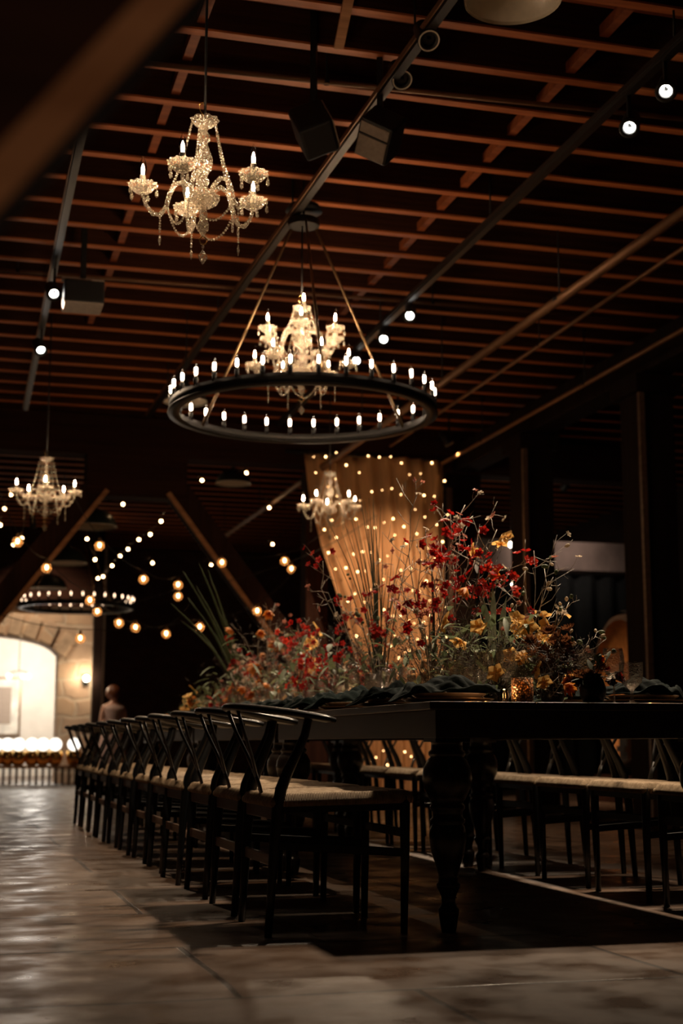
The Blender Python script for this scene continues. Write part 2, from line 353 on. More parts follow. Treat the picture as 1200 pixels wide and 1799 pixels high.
# ================================================================== SETTING
struct(MB().box((4, 15, -.05), (20, 40, .1)).build('floor', 'floor'))
CEIL = 4.50
ceil = MB().box((4, 13, CEIL+.05), (14, 28.2, .1)).build('ceiling', 'decking'); struct(ceil)
rj = random.Random(4)
y = 7.52-.418*12; k = 0
while y < 26.2:
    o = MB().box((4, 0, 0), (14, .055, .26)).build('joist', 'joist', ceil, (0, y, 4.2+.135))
    MB().box((4, 0, 0), (14, .062, .012)).build('lit_underside', 'lit_strip', ceil, (0, y, 4.199+rj.uniform(-.003, .003)))  # orange strip paints the lamplit underside of the joist
    o = MB().box((4, 0, 0), (14, .045, .14)).build('batten', 'lit_strip_dim', ceil, (0, y+.209, 4.37)) if y < 17 else None
    y += .418; k += 1
for X in (3.16, 1.12):
    for i in range(0, 17):
        yy = 5.22+.418*i*1.0
        MB().box((0, 0, 0), (.05, .36, .06)).build('blocking', 'lit_strip_dim', ceil, (X+rj.uniform(-.01, .01), yy, 4.26))
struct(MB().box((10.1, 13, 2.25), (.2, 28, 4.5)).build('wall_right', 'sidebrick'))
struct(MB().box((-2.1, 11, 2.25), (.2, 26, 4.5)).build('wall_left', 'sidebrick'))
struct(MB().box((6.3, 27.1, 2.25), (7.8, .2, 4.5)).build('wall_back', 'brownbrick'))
# stone wall with the arched opening (opening x -.6..1.87, springing 2.05, crown 2.37)
WY0, WY1 = 24.0, 24.6; AX0, AX1 = -.62, 1.87; SPR = 2.03; CR = 2.40
mb = MB()
def arch_z(x): t = (x-(AX0+AX1)/2)/((AX1-AX0)/2); return SPR+(CR-SPR)*math.sqrt(max(0, 1-t*t*.98))
for Y_, fl in ((WY0, 0), (WY1, 1)):
    n = 24
    mb.add([(-2, Y_, 0), (AX0, Y_, 0), (AX0, Y_, 2.9), (-2, Y_, 2.9)], [(0, 1, 2, 3)], True)
    mb.add([(AX1, Y_, 0), (2.42, Y_, 0), (2.42, Y_, 2.9), (AX1, Y_, 2.9)], [(0, 1, 2, 3)], True)
    xs = [AX0+(AX1-AX0)*i/n for i in range(n+1)]
    mb.add([(x, Y_, arch_z(x)) for x in xs]+[(x, Y_, 2.9) for x in xs], [(i, i+1, n+2+i, n+1+i) for i in range(n)], True)
n = 24; xs = [AX0+(AX1-AX0)*i/n for i in range(n+1)]
loop = [(AX0, 0)]+[(x, arch_z(x)) for x in xs]+[(AX1, 0)]
mb.add([(x, WY0, z) for x, z in loop]+[(x, WY1, z) for x, z in loop], [(i, i+1, len(loop)+i+1, len(loop)+i) for i in range(len(loop)-1)], True)
mb.add([(2.42, WY0, 0), (2.42, WY1, 0), (2.42, WY1, 2.9), (2.42, WY0, 2.9)], [(0, 1, 2, 3)], True)
sw = mb.build('wall_arch', 'stone'); struct(sw, 'rough tan stone wall around the bright arched opening')
struct(MB().box((.21, 24.1, 3.68), (4.4, .5, 1.6)).build('wall_arch_upper', 'timber_x'))
# voussoirs round the arch: part of the wall
rv = random.Random(2)
for i in range(11):
    a = -72+144*i/10; cx = (AX0+AX1)/2; t = a/72
    x = cx+t*(AX1-AX0)/2*1.0; zz = arch_z(max(AX0, min(AX1, x)))
    o = MB().box((0, 0, .19), (.21, .10, .36)).build('arch_stone', 'mortar' if i % 3 else 'stone', sw, (x, WY0-.03, zz+.01), bevel=.02); o.rotation_euler = (0, R(a*.42), 0)
tag(MB().box((2.50, 24.0, 2.1), (.14, .3, 4.2)).build('timber_post', 'column_wood'), 'black post at the right edge of the stone wall', 'post')
# side room beyond the arch
struct(MB().box((0, 29.1, 2), (5.5, .2, 4)).build('wall_side_room_back', 'plaster'))
struct(MB().box((2.6, 26.9, 2), (.2, 4.4, 4)).build('wall_side_room_right', 'plaster'))
struct(MB().box((-2.2, 26.9, 2), (.2, 4.4, 4)).build('wall_side_room_left', 'plaster'))
struct(MB().box((0, 26.8, 3.6), (5.4, 4.7, .1)).build('ceiling_side_room', 'plaster'))

# big timber beam and truss
truss = thing('roof_truss', 'heavy dark timber truss spanning the hall with two sloping braces', 'truss', (0, 15.5, 0))
MB().box((3.0, 0, 3.96), (10.2, .34, .44)).build('beam', 'timber_x', truss, bevel=.01)
MB().box((1.98, -.02, 3.52), (1.1, .30, .46)).build('cap_block', 'timber_x', truss, bevel=.01)
for a, b in (((1.55, 0, 3.42), (.0, 0, 1.35)), ((2.42, 0, 3.42), (4.0, 0, 1.35))):
    MB().bar(a, b, .24, .30, up=(0, 1, 0)).build('brace', 'timber', truss)
    sgn = 1 if b[0] < a[0] else -1
    o_ = Vector((0, -.2, 0)); dd = Vector((b[0]-a[0], 0, b[2]-a[2])).normalized(); nn = Vector((-dd.z, 0, dd.x))*(-.13*sgn if True else 0)
    if nn.z > 0: nn = -nn
    MB().bar(Vector(a)+o_+nn, Vector(b)+o_+nn, .05, .05, up=(0, 1, 0)).build('lit_edge_strip', 'brace_wood', truss)  # pale strip paints the lit lower edge of the brace
for i, (X, Y) in enumerate(((-.05, 15.5), (4.08, 15.72))):
    tag(MB().box((0, 0, 1.87), (.26, .26, 3.74)).build('timber_column', 'timber', None, (X, Y, 0), bevel=.01), ['dark timber column at the foot of the left truss brace', 'dark timber column behind the glowing curtain'][i], 'column')
for i, (X, Y) in enumerate(((5.78, 10.85), (5.75, 13.3), (5.78, 15.6))):
    c = thing('timber_column', ['thick dark timber column at the right edge, in front of the wine cask', 'dark timber column between the red flowers and the pale lintel', 'dark timber column beside the right edge of the glowing curtain'][i], 'column', (X, Y, 0))
    MB().box((0, 0, 1.87), (.34, .34, 3.74)).build('shaft', 'column_wood', c, bevel=.012)
    MB().box((-.15, -.19, 1.87), (.05, .04, 3.74)).build('lit_corner_edge', 'lit_wood', c)  # pale strip paints the lit left edge of the column
    MB().box((0, 0, 3.66), (.44, .5, .16)).build('capital', 'column_wood', c, bevel=.01)
tag(MB().box((5.78, 12.4, 3.9), (.28, 12, .30)).build('timber_beam', 'column_wood', bevel=.01), 'dark longitudinal beam over the right hand columns', 'beam')
tag(MB().box((-.05, 10, 3.98), (.24, 10.5, .24)).build('timber_beam', 'timber', bevel=.01), 'dark longitudinal beam along the left side of the ceiling', 'beam')

# foreground brace, close to the camera
p0 = at(-60, 470, .95); p1 = at(420, -60, .98)
br_ = thing('timber_brace', 'blurred dark timber brace slanting across the upper left corner', 'brace', (-.35, .95, 0))
d_ = (p1-p0).normalized(); up_ = Vector((-.75, 0, .66))
vw = (ray(150, 200)).normalized(); sd_ = d_.cross(Vector((0, 1, 0))).normalized()
if sd_.z < 0: sd_ = -sd_
A_ = p0-d_*.25+sd_*.178; B_ = p1+d_*1.6+sd_*.178
off = Vector((-.35, .95, 0))
mb = MB().bar(A_-off+Vector((0, .03, 0)), B_-off+Vector((0, .03, 0)), .06, .34, up=sd_)
mb.build('beam', 'timber_x', br_, bevel=.004)
MB().bar(A_-off-sd_*.156+Vector((0, -.004, 0)), B_-off-sd_*.156+Vector((0, -.004, 0)), .012, .028, up=sd_).build('lit_edge_strip', 'brace_wood', br_)  # lighter band stands in for the lit lower face of the brace
MB().box((-.06, .1, 1.5), (.2, .2, 3.0)).build('post', 'timber', br_, bevel=.01)

# conduits and tracks
def conduit(name, label, a, b, r, mat='pipe', cat='pipe', n=10, hang=True):
    a, b = Vector(a), Vector(b); t = thing(name, label, cat, tuple(a))
    MB().tube([(0, 0, 0), b-a], r, n).build('tube', mat, t)
    L_ = (b-a).length; k_ = max(2, int(L_/2.2))
    for i in range(k_):
        p = (b-a)*((i+.5)/k_); MB().tube([p, p+Vector((0, 0, 4.5-(a.z+p.z)))], .006, 6).build('hanger', 'iron', t)
        MB().lathe([(r*1.35, -.012), (r*1.35, .012)], p, 10).build('clamp', 'iron', t)
    return t
def track(label, a, b):
    a, b = Vector(a), Vector(b); t = thing('light_track', label, 'track', tuple(a))
    MB().bar((0, 0, 0), b-a, .045, .04).build('rail', 'trackmetal', t)
    MB().bar((-.03, 0, .01), b-a+Vector((-.03, 0, .01)), .008, .03).build('side_channel', 'pipe' if a.x > 1.5 and a.x < 3 or a.x < 1 else 'trackmetal', t)
    for i in range(4):
        p = (b-a)*((i+.5)/4); MB().tube([p, p+Vector((0, 0, 4.5-a.z))], .006, 6).build('hanger', 'iron', t)
    return t
TZ = 4.0
track('black light track running diagonally above the ring chandelier', (2.13, 5.0, TZ), (1.97, 14.5, TZ))
track('black light track on the right carrying bright white spots', (3.33, 4.6, TZ), (3.37, 14.5, TZ))
track('thin bronze light track at far left of the ceiling', (.59, 4.6, TZ), (.72, 14.5, TZ))
conduit('ceiling_pipe', 'long bronze pipe crossing from upper right down to the left brace', (4.06, 5.2, 3.69), (4.0, 22, 3.69), .036)
conduit('ceiling_pipe', 'thin pipe high on the right parallel to the long pipe', (4.72, 6.5, 3.95), (4.78, 15.0, 3.95), .018)
conduit('ceiling_pipe', 'thin pipe near the right hand beam above the columns', (5.4, 7.5, 3.78), (5.4, 15.0, 3.78), .02)
conduit('sprinkler_pipe', 'thin sprinkler pipe running across the ceiling behind the crystal chandelier', (.7, 6.95, 4.12), (5.3, 6.72, 4.12), .014)
conduit('sprinkler_pipe', 'thin sprinkler pipe crossing above the left spotlights', (-1.2, 10.55, 4.12), (5.3, 10.35, 4.12), .014)
rs = random.Random(9); SPK = [(762, 305), (695, 355), (645, 378), (655, 395), (560, 395), (1060, 178), (800, 215)]
o = thing('hanging_strap', 'short pale wooden strap hanging near the top of the ceiling', 'strap', tuple(at(618, 85, 5.7)))
a, b = at(645, 50, 5.4), at(595, 122, 6.6); a.z = b.z = 4.17
MB().bar(a-o.location, b-o.location, .05, .02).build('board', 'brace_wood', o)

# track spots
def spot_head(label, p, aim, lit=True, power=0, spot=50, face=.030, group='track spotlights', col=(1, .78, .55), zt=TZ):
    p = Vector(p); t = thing('track_spotlight', label, 'spotlight', tuple(p), group=None)
    d = (Vector(aim)-p).normalized(); q = d.to_track_quat('Z', 'Y')
    mb = MB().lathe([(.03, -.16), (.045, -.15), (.05, -.02), (.055, .0), (.055, .012), (.034, .012), (.032, -.01)], n=20)
    h = mb.build('housing', 'black', t); h.rotation_mode = 'QUATERNION'; h.rotation_quaternion = q
    f = MB().lathe([(.0001, -.008), (face, -.008)], n=20).build('lens', 'spot_face' if lit else 'black', h)
    if not lit: MB().lathe([(.052, .013), (.045, .015), (.045, .010)], n=24).build('trim_ring', 'enamel', h)
    MB().bar((0, 0, .0), (0, 0, zt-p.z), .015, .02).build('bracket', 'black', t)
    if power: lamp('spot_lamp', 'SPOT', d*.03, power, col, t, target=d*2, size=.04, spot=spot, blend=.6)
    return t
TC = (2.17, 8, .8)
toCam = Vector((0, 0, EYE))
spots = [(1170, 160, 5.95, 'brightest white spotlight near the top right corner', (2.2, 5.2, .8), 1), (1106, 224, 6.35, 'spotlight just left of and below the top right one', (2.3, 5.8, .8), 1),
 (720, 555, 10.1, 'white spotlight right of the ring chandelier, highest of three', (2.2, 8.0, .8), 1), (674, 596, 10.75, 'white spotlight right of the ring chandelier, middle of three', (2.2, 7.6, .8), 1), (626, 634, 11.5, 'white spotlight right of the ring chandelier, lowest of three', (2.2, 9, .8), 1)]
SPL = []
for x, y_, Y, lb, aim, pw in spots:
    p = at(x, y_, Y); SPL.append(p)
    # heads face partly towards the room entrance so their lenses show
    t = spot_head(lb, p, (p+(Vector(aim)-p).normalized()*.5+(toCam-p).normalized()*.8), True, 0)
    lamp('spot_lamp', 'SPOT', (Vector(aim)-p).normalized()*.09, K_TABLE_SPOT, (1, .76, .52), t, target=(Vector(aim)-p), size=.09, spot=56 if p.y < 8 else 38, blend=.9)
for x, y_, Y, lb, aim in ((95, 516, 9.95, 'upper bright spotlight on the far left track', (2.0, 8.2, .8)), (72, 615, 11.5, 'lower spotlight on the far left track, tilted right', (2.0, 10.6, .8))):
    p = at(x, y_, Y); t = spot_head(lb, p, p+(Vector(aim)-p).normalized()*.6+(toCam-p).normalized()*.8)
    lamp('spot_lamp', 'SPOT', (Vector(aim)-p).normalized()*.09, K_TABLE_SPOT*.9, (1, .72, .46), t, target=(Vector(aim)-p), size=.04, spot=60, blend=.8)
t = spot_head('spotlight on the near end of the far left track', (.61, 5.3, 3.92), (1.3, 7.4, .4))
lamp('spot_lamp', 'SPOT', (.02, .05, -.07), 190, (1, .70, .44), t, target=(.85, 2.4, -3.4), size=.05, spot=62, blend=.9)
t = spot_head('added unseen spotlight lighting the foreground brace', (1.3, -1.2, 3.6), (.1, 1.0, 1.0))  # added behind the camera to throw light on the brace
lamp('spot_lamp', 'SPOT', (-.02, .05, -.07), 60, (1, .66, .42), t, target=(-1.15, 2.3, -2.5), size=.05, spot=50, blend=.9)
for x, y_, Y, lb in ((753, 70, 6.0, 'unlit black spotlight with pale rim beside the enamel pendant'), (706, 139, 6.5, 'unlit black spotlight with pale rim, lower of the two')):
    p = at(x, y_, Y); spot_head(lb, p, (p.x-.05, p.y-1.6, 2.2), False)

# speakers / projector on the ceiling
def speaker(label, p, rz, tilt):
    t = thing('ceiling_speaker', label, 'speaker', tuple(p), rz)
    c = MB().box((0, 0, 0), (.26, .24, .30)).build('cabinet', 'black', t, bevel=.02); c.rotation_euler = (tilt, .5, 0); c.scale = (.74,)*3
    g1 = MB().box((-.0, -.125, -.05), (.22, .012, .16)).build('grille', 'greygrille', c); MB().box((0, -.125, .09), (.22, .012, .08)).build('tweeter_grille', 'greygrille', c)
    MB().bar((0, 0, .1), (0, 0, 4.5-p.z), .03, .03).build('bracket', 'black', t)
speaker('black ceiling speaker left of the light track, turned away', at(551, 228, 6.6), R(60), R(-25))
speaker('black ceiling speaker with grey grille right of the light track', at(668, 238, 6.7), R(-25), R(50))
p = at(145, 522, 9.9); t = thing('projector', 'dark boxy projector mounted beside the left spotlights', 'projector', tuple(p))
MB().box((0, 0, 0), (.28, .3, .16)).build('body', 'black', t, bevel=.01); MB().box((0, -.02, -.085), (.27, .26, .01)).build('underside_panel', 'greygrille', t)
MB().bar((0, 0, .05), (0, 0, 4.5-p.z), .04, .04).build('bracket', 'black', t); MB().box((0, 0, .12), (.3, .05, .02)).build('mounting_bar', 'greygrille', t)

# ================================================================== TABLES
TT = .772; TX0, TX1 = 1.60, 2.775; TY0 = 4.60; TL = 2.42
LEG = [(.001, 0), (.024, 0), (.028, .02), (.034, .06), (.036, .075), (.030, .082), (.023, .095), (.026, .12), (.040, .150), (.041, .158), (.034, .166), (.034, .19), (.044, .225), (.056, .26), (.063, .30), (.064, .325), (.058, .352), (.052, .358), (.060, .364), (.060, .374), (.052, .382), (.052, .40), (.060, .41), (.060, .42), (.054, .428), (.066, .45), (.080, .48), (.086, .512), (.083, .545), (.070, .572), (.058, .585), (.064, .592), (.064, .602), (.055, .61), (.054, .632), (.06, .64), (.001, .64)]
tb = thing('farmhouse_table', 'dark farmhouse table with turned legs, nearest of three end to end', 'table', ((TX0+TX1)/2, TY0+TL/2, 0), group='long dining table')
W2, L2 = (TX1-TX0)/2, TL/2
mb = MB()
for i in range(6):
    wd = 2*W2/6; mb.box((-W2+wd*(i+.5), 0, TT-.014), (wd-.003, 2*L2-.006, .028))
mb.build('tabletop', 'tablewood', tb, bevel=.003)
mb = MB(); ah = .095
for sx in (-1, 1): mb.box((sx*(W2-.045), 0, TT-.028-ah/2), (.028, 2*L2-.06, ah))
for sy in (-1, 1): mb.box((0, sy*(L2-.045), TT-.028-ah/2), (2*W2-.1, .028, ah))
mb.build('apron', 'aproncloth', tb, bevel=.002)
for sx in (-1, 1):
    for sy in (-1, 1):
        l = MB().lathe(LEG, n=28).box((0, 0, .69), (.125, .125, .108)).build('leg', 'legwood', tb, (sx*(W2-.095), sy*(L2-.10), 0))
dup(tb, (tb.location.x, TY0+TL*1.5+.006, 0), label='dark farmhouse table with turned legs, middle of three end to end')
dup(tb, (tb.location.x, TY0+TL*2.5+.012, 0), label='dark farmhouse table with turned legs, farthest of three end to end')

# ================================================================== CHAIRS
def make_chair(label):
    t = thing('wishbone_chair', label, 'chair')
    for s_ in (-1, 1):
        pts = [(-.237, .215, 0), (-.228, .218, .15), (-.218, .222, .32), (-.210, .226, .42), (-.200, .230, .48), (-.178, .238, .54), (-.150, .247, .60), (-.125, .255, .66), (-.112, .262, .72), (-.108, .264, .735)]
        MB().tube([(x, y*s_, z) for x, y, z in pts], [.0125, .015, .0185, .020, .0205, .019, .0165, .015, .0135, .013], 12).build('leg', 'blackwood', t)
        MB().tube([(.228, .235*s_, 0), (.232, .238*s_, .25), (.232, .240*s_, .44), (.232, .240*s_, .452)], [.012, .016, .019, .017], 12).build('leg', 'blackwood', t)
        MB().bar((-.21, .224*s_, .425), (.23, .238*s_, .432), .022, .05).build('seat_rail', 'blackwood', t, bevel=.003)
        MB().bar((-.215, .221*s_, .295), (.232, .238*s_, .265), .014, .028).build('stretcher', 'blackwood', t, bevel=.003)
    MB().bar((-.215, -.22, .408), (-.215, .22, .408), .02, .060).build('seat_rail', 'lit_wood', t, bevel=.003)  # black wood catching light, painted brown here and on the rear stretcher
    MB().bar((.232, -.235, .432), (.232, .235, .432), .022, .05).build('seat_rail', 'blackwood', t, bevel=.003)
    MB().bar((-.222, -.218, .245), (-.222, .218, .245), .014, .036).build('stretcher', 'lit_wood', t, bevel=.003)
    MB().bar((.232, -.235, .33), (.232, .235, .33), .014, .030).build('stretcher', 'blackwood', t, bevel=.003)
    # seat
    def seat(u, v):
        a, b_ = u*2-1, v*2-1
        xx = .012+a*.243; hw = .236+.018*(a+1)/2; yy = b_*hw
        m_ = max(abs(a), abs(b_)); z = .466+.006*a+.004*m_-.010*(1-m_)**1.0
        z -= .0035*math.exp(-((abs(a)-abs(b_))/.03)**2)*(1 if m_ < .96 else 0)
        z -= .020*max(0, (m_-.93)/.07)**2
        return (xx, yy, z)
    mb = MB().grid(seat, 60, 60)
    ring = []
    for q in range(4):
        for i in range(20):
            f_ = -1+2*i/20; ring.append([(f_, -1), (1, f_), (-f_, 1), (-1, -f_)][q])
    def skirt(i, dz, g):
        a, b_ = ring[i % 80]; x, y_, z = seat((a+1)/2, (b_+1)/2); return (x+g*(a if abs(a) == 1 else 0), y_+g*(b_ if abs(b_) == 1 else 0), z+dz)
    rows = [(0, 0), (-.006, .004), (-.014, .005), (-.022, .002), (-.026, -.006)]
    vs = [skirt(i, dz, g) for dz, g in rows for i in range(80)]
    mb.add(vs, [(r_*80+i, (r_+1)*80+i, (r_+1)*80+(i+1) % 80, r_*80+(i+1) % 80) for r_ in range(4) for i in range(80)])
    mb.build('seat', 'cord', t)
    # bow rail
    pts = []; ra = []; fl = []
    for i in range(29):
        q = -1+2*i/28; a = q*R(102); pts.append((-.335+.258*(1-cos(a)), .264*sin(a), .758-.050*abs(q)**1.7))
        ra.append(.0215+.006*abs(sin(a))-(.008 if abs(q) > .97 else 0)); fl.append(.0135-(.004 if abs(q) > .97 else 0))
    MB().tube(pts, ra, 12, flatten=fl).build('bow_rail', 'blackwood', t)
    mb = MB(); mb.tube([(-.208, 0, .43), (-.225, 0, .49), (-.245, 0, .545)], [.024, .021, .024], 10, flatten=.006, up=(1, 0, 0))
    for s_ in (-1, 1): mb.tube([(-.236, .008*s_, .52), (-.26, .035*s_, .59), (-.295, .068*s_, .67), (-.323, .088*s_, .75)], [.013, .012, .0125, .015], 10, flatten=.006, up=(1, 0, 0))
    mb.build('splat', 'blackwood', t)
    return t
CXL, CXR = 1.315, 3.035
rc = random.Random(5); cy = [4.958+.602*i for i in range(12)]
proto = make_chair('x')
for side in (0, 1):
    for i, Y in enumerate(cy):
        lb = f'black wishbone chair with woven cord seat, {ORD[i]} in the {"left" if side == 0 else "right"} row'
        X = CXL if side == 0 else CXR-.03+.028*min(i, 3)/3
        rz = R(rc.uniform(-.6, .6))+(pi if side else 0); dy = 0
        grp = 'wishbone chairs along the left side' if side == 0 else 'wishbone chairs along the right side'
        if side == 0 and i == 0: c = proto; c.location = (X, Y, 0); c.rotation_euler = (0, 0, 0); c['label'] = lb; c['group'] = grp
        else: c = dup(proto, (X+rc.uniform(-.01, .01), Y+dy, 0), rz, lb, grp)

# ================================================================== PLACE SETTINGS
plate = thing('dinner_plate', 'x', 'plate')
MB().lathe([(.001, .004), (.09, .004), (.15, .010), (.168, .016), (.170, .020), (.165, .020), (.14, .014), (.09, .010), (.001, .010)], n=40).build('charger', 'bronze', plate)
MB().lathe([(.001, .012), (.08, .012), (.12, .024), (.138, .034), (.140, .038), (.134, .037), (.11, .028), (.08, .019), (.001, .018)], n=40).build('plate', 'stone_plate', plate)
rn = random.Random(12)
def napkin_mesh(seed):
    r_ = random.Random(seed); ph = [r_.uniform(0, 6) for _ in range(6)]
    def fn(u, v):   # u along length: 0 centre of table side .. 1 tail hanging at table edge ; v across
        x = .16-.40*u; b_ = v*2-1
        wd = .085*(1-u)**.5*.8+.05*sin(pi*min(1, u*1.15))*1.0+.012
        yy = b_*wd+.05*sin(u*5+ph[0])*(1-u*.3)
        hump = .055*math.exp(-((u-.35)/.22)**2)+.03*math.exp(-((u-.72)/.1)**2)*.6
        z = .040+hump*(1-b_*b_*.7)+.012*sin(b_*11+ph[1]+u*9)+.007*sin(u*23+ph[2]+b_*5)+.005*sin(b_*23-u*31+ph[3])
        if u > .78: z = z*(1-(u-.78)/.22)+.004*((u-.78)/.22)
        e = max(0, .022-z+.02) if u < .6 else 0
        return (x, yy, max(z+e, .004))
    return MB().grid(fn, 70, 28).mesh('napkin', 'napkin')
napm = [napkin_mesh(i) for i in range(5)]
wine = thing('wine_glass', 'x', 'glass')
MB().lathe([(.034, 0), (.034, .0015), (.006, .006), (.0038, .012), (.0035, .085), (.007, .092), (.022, .104), (.036, .125), (.041, .150), (.039, .178), (.034, .205)], n=28).build('bowl_and_stem', 'stemware', wine)
goblet = thing('water_goblet', 'x', 'glass')
MB().lathe([(.033, 0), (.033, .002), (.010, .008), (.006, .02), (.006, .045), (.014, .055), (.036, .075), (.043, .105), (.043, .150)], n=24).build('bowl_and_stem', 'stemware', goblet)
fork = thing('fork', 'x', 'fork'); mb = MB().tube([(-.09, 0, .004), (0, 0, .003), (.05, 0, .006)], [.006, .003, .004], 8, flatten=.0015)
mb.tube([(.05, 0, .006), (.065, 0, .004)], [.004, .011], 8, flatten=.0015)
for i in range(4): mb.tube([(.064, -.009+.006*i, .004), (.10, -.009+.006*i, .006)], .0013, 6)
mb.build('tines_and_handle', 'gold', fork)
knife = thing('table_knife', 'x', 'knife'); MB().tube([(-.1, 0, .004), (0, 0, .004), (.01, 0, .004), (.09, 0, .004), (.11, .003, .004)], [.007, .005, .009, .009, .002], 8, flatten=.0015).build('blade_and_handle', 'gold', knife)
used = set()
def place(src, loc, rz, label, group):
    if src.name not in used: used.add(src.name); src.location = loc; src.rotation_euler = (0, 0, rz); src['label'] = label; src['group'] = group; return src
    return dup(src, loc, rz, label, group)
for side in (0, 1):
    sd = 'left' if side == 0 else 'right'; g = 1 if side == 0 else -1
    for i, Y in enumerate(cy):
        X = (TX0+.195) if side == 0 else (TX1-.195); rz = 0 if side == 0 else pi
        w_ = f'{ORD[i]} place on the {sd} side'
        place(plate, (X, Y, TT), rn.uniform(0, 6), f'stoneware plate on a bronze charger at the {w_}', 'plate stacks')
        o = bpy.data.objects.new('napkin', napm[(i+side*2) % 5]); COL.objects.link(o); o.location = (X+.0*g, Y+rn.uniform(-.02, .02), TT); o.rotation_euler = (0, 0, rz+rn.uniform(-.25, .25))
        md = o.modifiers.new('s', 'SOLIDIFY'); md.thickness = .003
        tag(o, f'crumpled dark green linen napkin over the plate at the {w_}', 'napkin', 'dark green napkins')
        place(wine, (X+g*.20, Y+.17*g+rn.uniform(-.02, .02), TT), 0, f'tall stemmed wine glass at the {w_}', 'wine glasses')
        dup(wine, (X+g*(.27+rn.uniform(-.01, .02)), Y+.07*g, TT), 0, f'second wine glass, nearer the flowers, at the {w_}', 'wine glasses')
        place(goblet, (X+g*.17, Y+.25*g, TT), 0, f'short water goblet at the {w_}', 'water goblets')
        place(fork, (X-g*.02, Y+.20*g-.40*g, TT), rz, f'gold fork left of the plate at the {w_}', 'gold forks')
        place(knife, (X-g*.02, Y-.20*g+.40*g, TT), rz, f'gold knife right of the plate at the {w_}', 'gold knives')

# candles and vases at the near end
def votive(name, label, x, y_, r, h, mat, seg=28, lit=True):
    p = at(x, y_, 4.70) if not isinstance(x, Vector) else x; p.z = TT
    t = thing(name, label, 'candle holder', tuple(p))
    MB().lathe([(.001, .001), (r*.98, .001), (r, .004), (r, h), (r-.003, h), (r-.003, .006), (.001, .006)], n=seg).build('glass_cup', mat, t)
    if lit:
        MB().lathe([(.001, .007), (r*.75, .007), (r*.75, h*.45), (.001, h*.45)], n=20).build('wax', 'wax', t)
        MB().ball((0, 0, h*.45+.016), .006, 8, 6, (1, 1, 2)).build('flame', 'candle_flame', t)
        lamp('flame_lamp', 'POINT', (0, 0, h*.45+.03), .35, (1, .5, .2), t, size=.008)
    return t
votive('candle_holder', 'hammered mercury glass candle holder at the near end of the table', 918, 1229.5, .039, .088, 'mercury')
votive('candle_holder', 'small ribbed clear votive with a lit candle beside the hammered holder', 886, 1229, .0145, .045, 'jar_glass', 16)
votive('candle_holder', 'squat amber votive behind the napkin of the nearest left place', at(812, 1214, 5.6), 0, .032, .05, 'mercury', 24)
rv = random.Random(3)
for i in range(6):
    votive('candle_holder', f'small clear votive candle among the flowers, {ORD[i+1]} from the near end', Vector((2.17+rv.choice((-.22, .22))+rv.uniform(-.04, .04), 5.9+i*.95, TT)), 0, .028, .06, 'jar_glass', 16)

# ================================================================== FLOWERS
def blossom_mesh(name, mat, n, r, cup, wd, layers=1, droop=False):
    mb = MB()
    for l in range(layers):
        for i in range(n):
            a0 = 2*pi*(i+.5*l)/n
            def fn(u, v):
                t_ = v; b_ = u*2-1; rr = r*(1-.25*l)*t_; w_ = wd*r*sin(pi*min(1, t_*.85+.12))*b_
                z = cup*r*(t_**1.6)+.10*r*sin(3*b_+i)*t_+l*.1*r - (.25*r*t_*t_ if not droop else 0)
                a = a0; return (rr*cos(a)-w_*sin(a), rr*sin(a)+w_*cos(a), z+abs(b_)**2*.18*r)
            mb.grid(fn, 4, 4)
    mb.ball((0, 0, .02*r+.001), r*.16, 6, 4)
    return mb.mesh(name, mat)
BL = {
 'red': [blossom_mesh('blossom', 'red', 5, .020, .35, .42), blossom_mesh('blossom', 'red', 5, .017, .7, .45)],
 'scarlet': [blossom_mesh('blossom', 'scarlet', 5, .019, .4, .42), blossom_mesh('blossom', 'red', 5, .018, .6, .45)],
 'pink': [blossom_mesh('blossom', 'pink', 5, .015, .5, .4), blossom_mesh('blossom', 'cream', 5, .014, .5, .4)],
 'yellow': [blossom_mesh('blossom', 'yellow', 5, .040, .25, .50), blossom_mesh('blossom', 'yellow', 5, .034, .55, .5)],
 'orange': [blossom_mesh('blossom', 'orange', 6, .036, 1.1, .34, 2, True), blossom_mesh('blossom', 'orange', 7, .03, .7, .4, 2)],
 'maroon': [blossom_mesh('blossom', 'maroon', 7, .038, .5, .45, 2), blossom_mesh('blossom', 'maroon', 6, .03, .8, .5, 2)],
 'brown': [blossom_mesh('blossom', 'brownpetal', 12, .034, .3, .16, 3), blossom_mesh('blossom', 'brownpetal', 9, .03, .8, .2, 2)],
 'white': [blossom_mesh('blossom', 'cream', 5, .014, .1, .35), blossom_mesh('blossom', 'pink', 4, .013, .4, .4)],
 'bud': [MB().ball((0, 0, .01), .009, 6, 5, (1, 1, 1.5)).mesh('bud', 'leaf'), MB().ball((0, 0, .01), .007, 6, 5, (1, 1, 1.6)).mesh('bud', 'cream')],
}
rf = random.Random(21)
def rdir(r_, up=.3, spread=1):
    v = Vector((r_.gauss(0, spread), r_.gauss(0, spread), up+r_.gauss(0, .5))); return v.normalized()
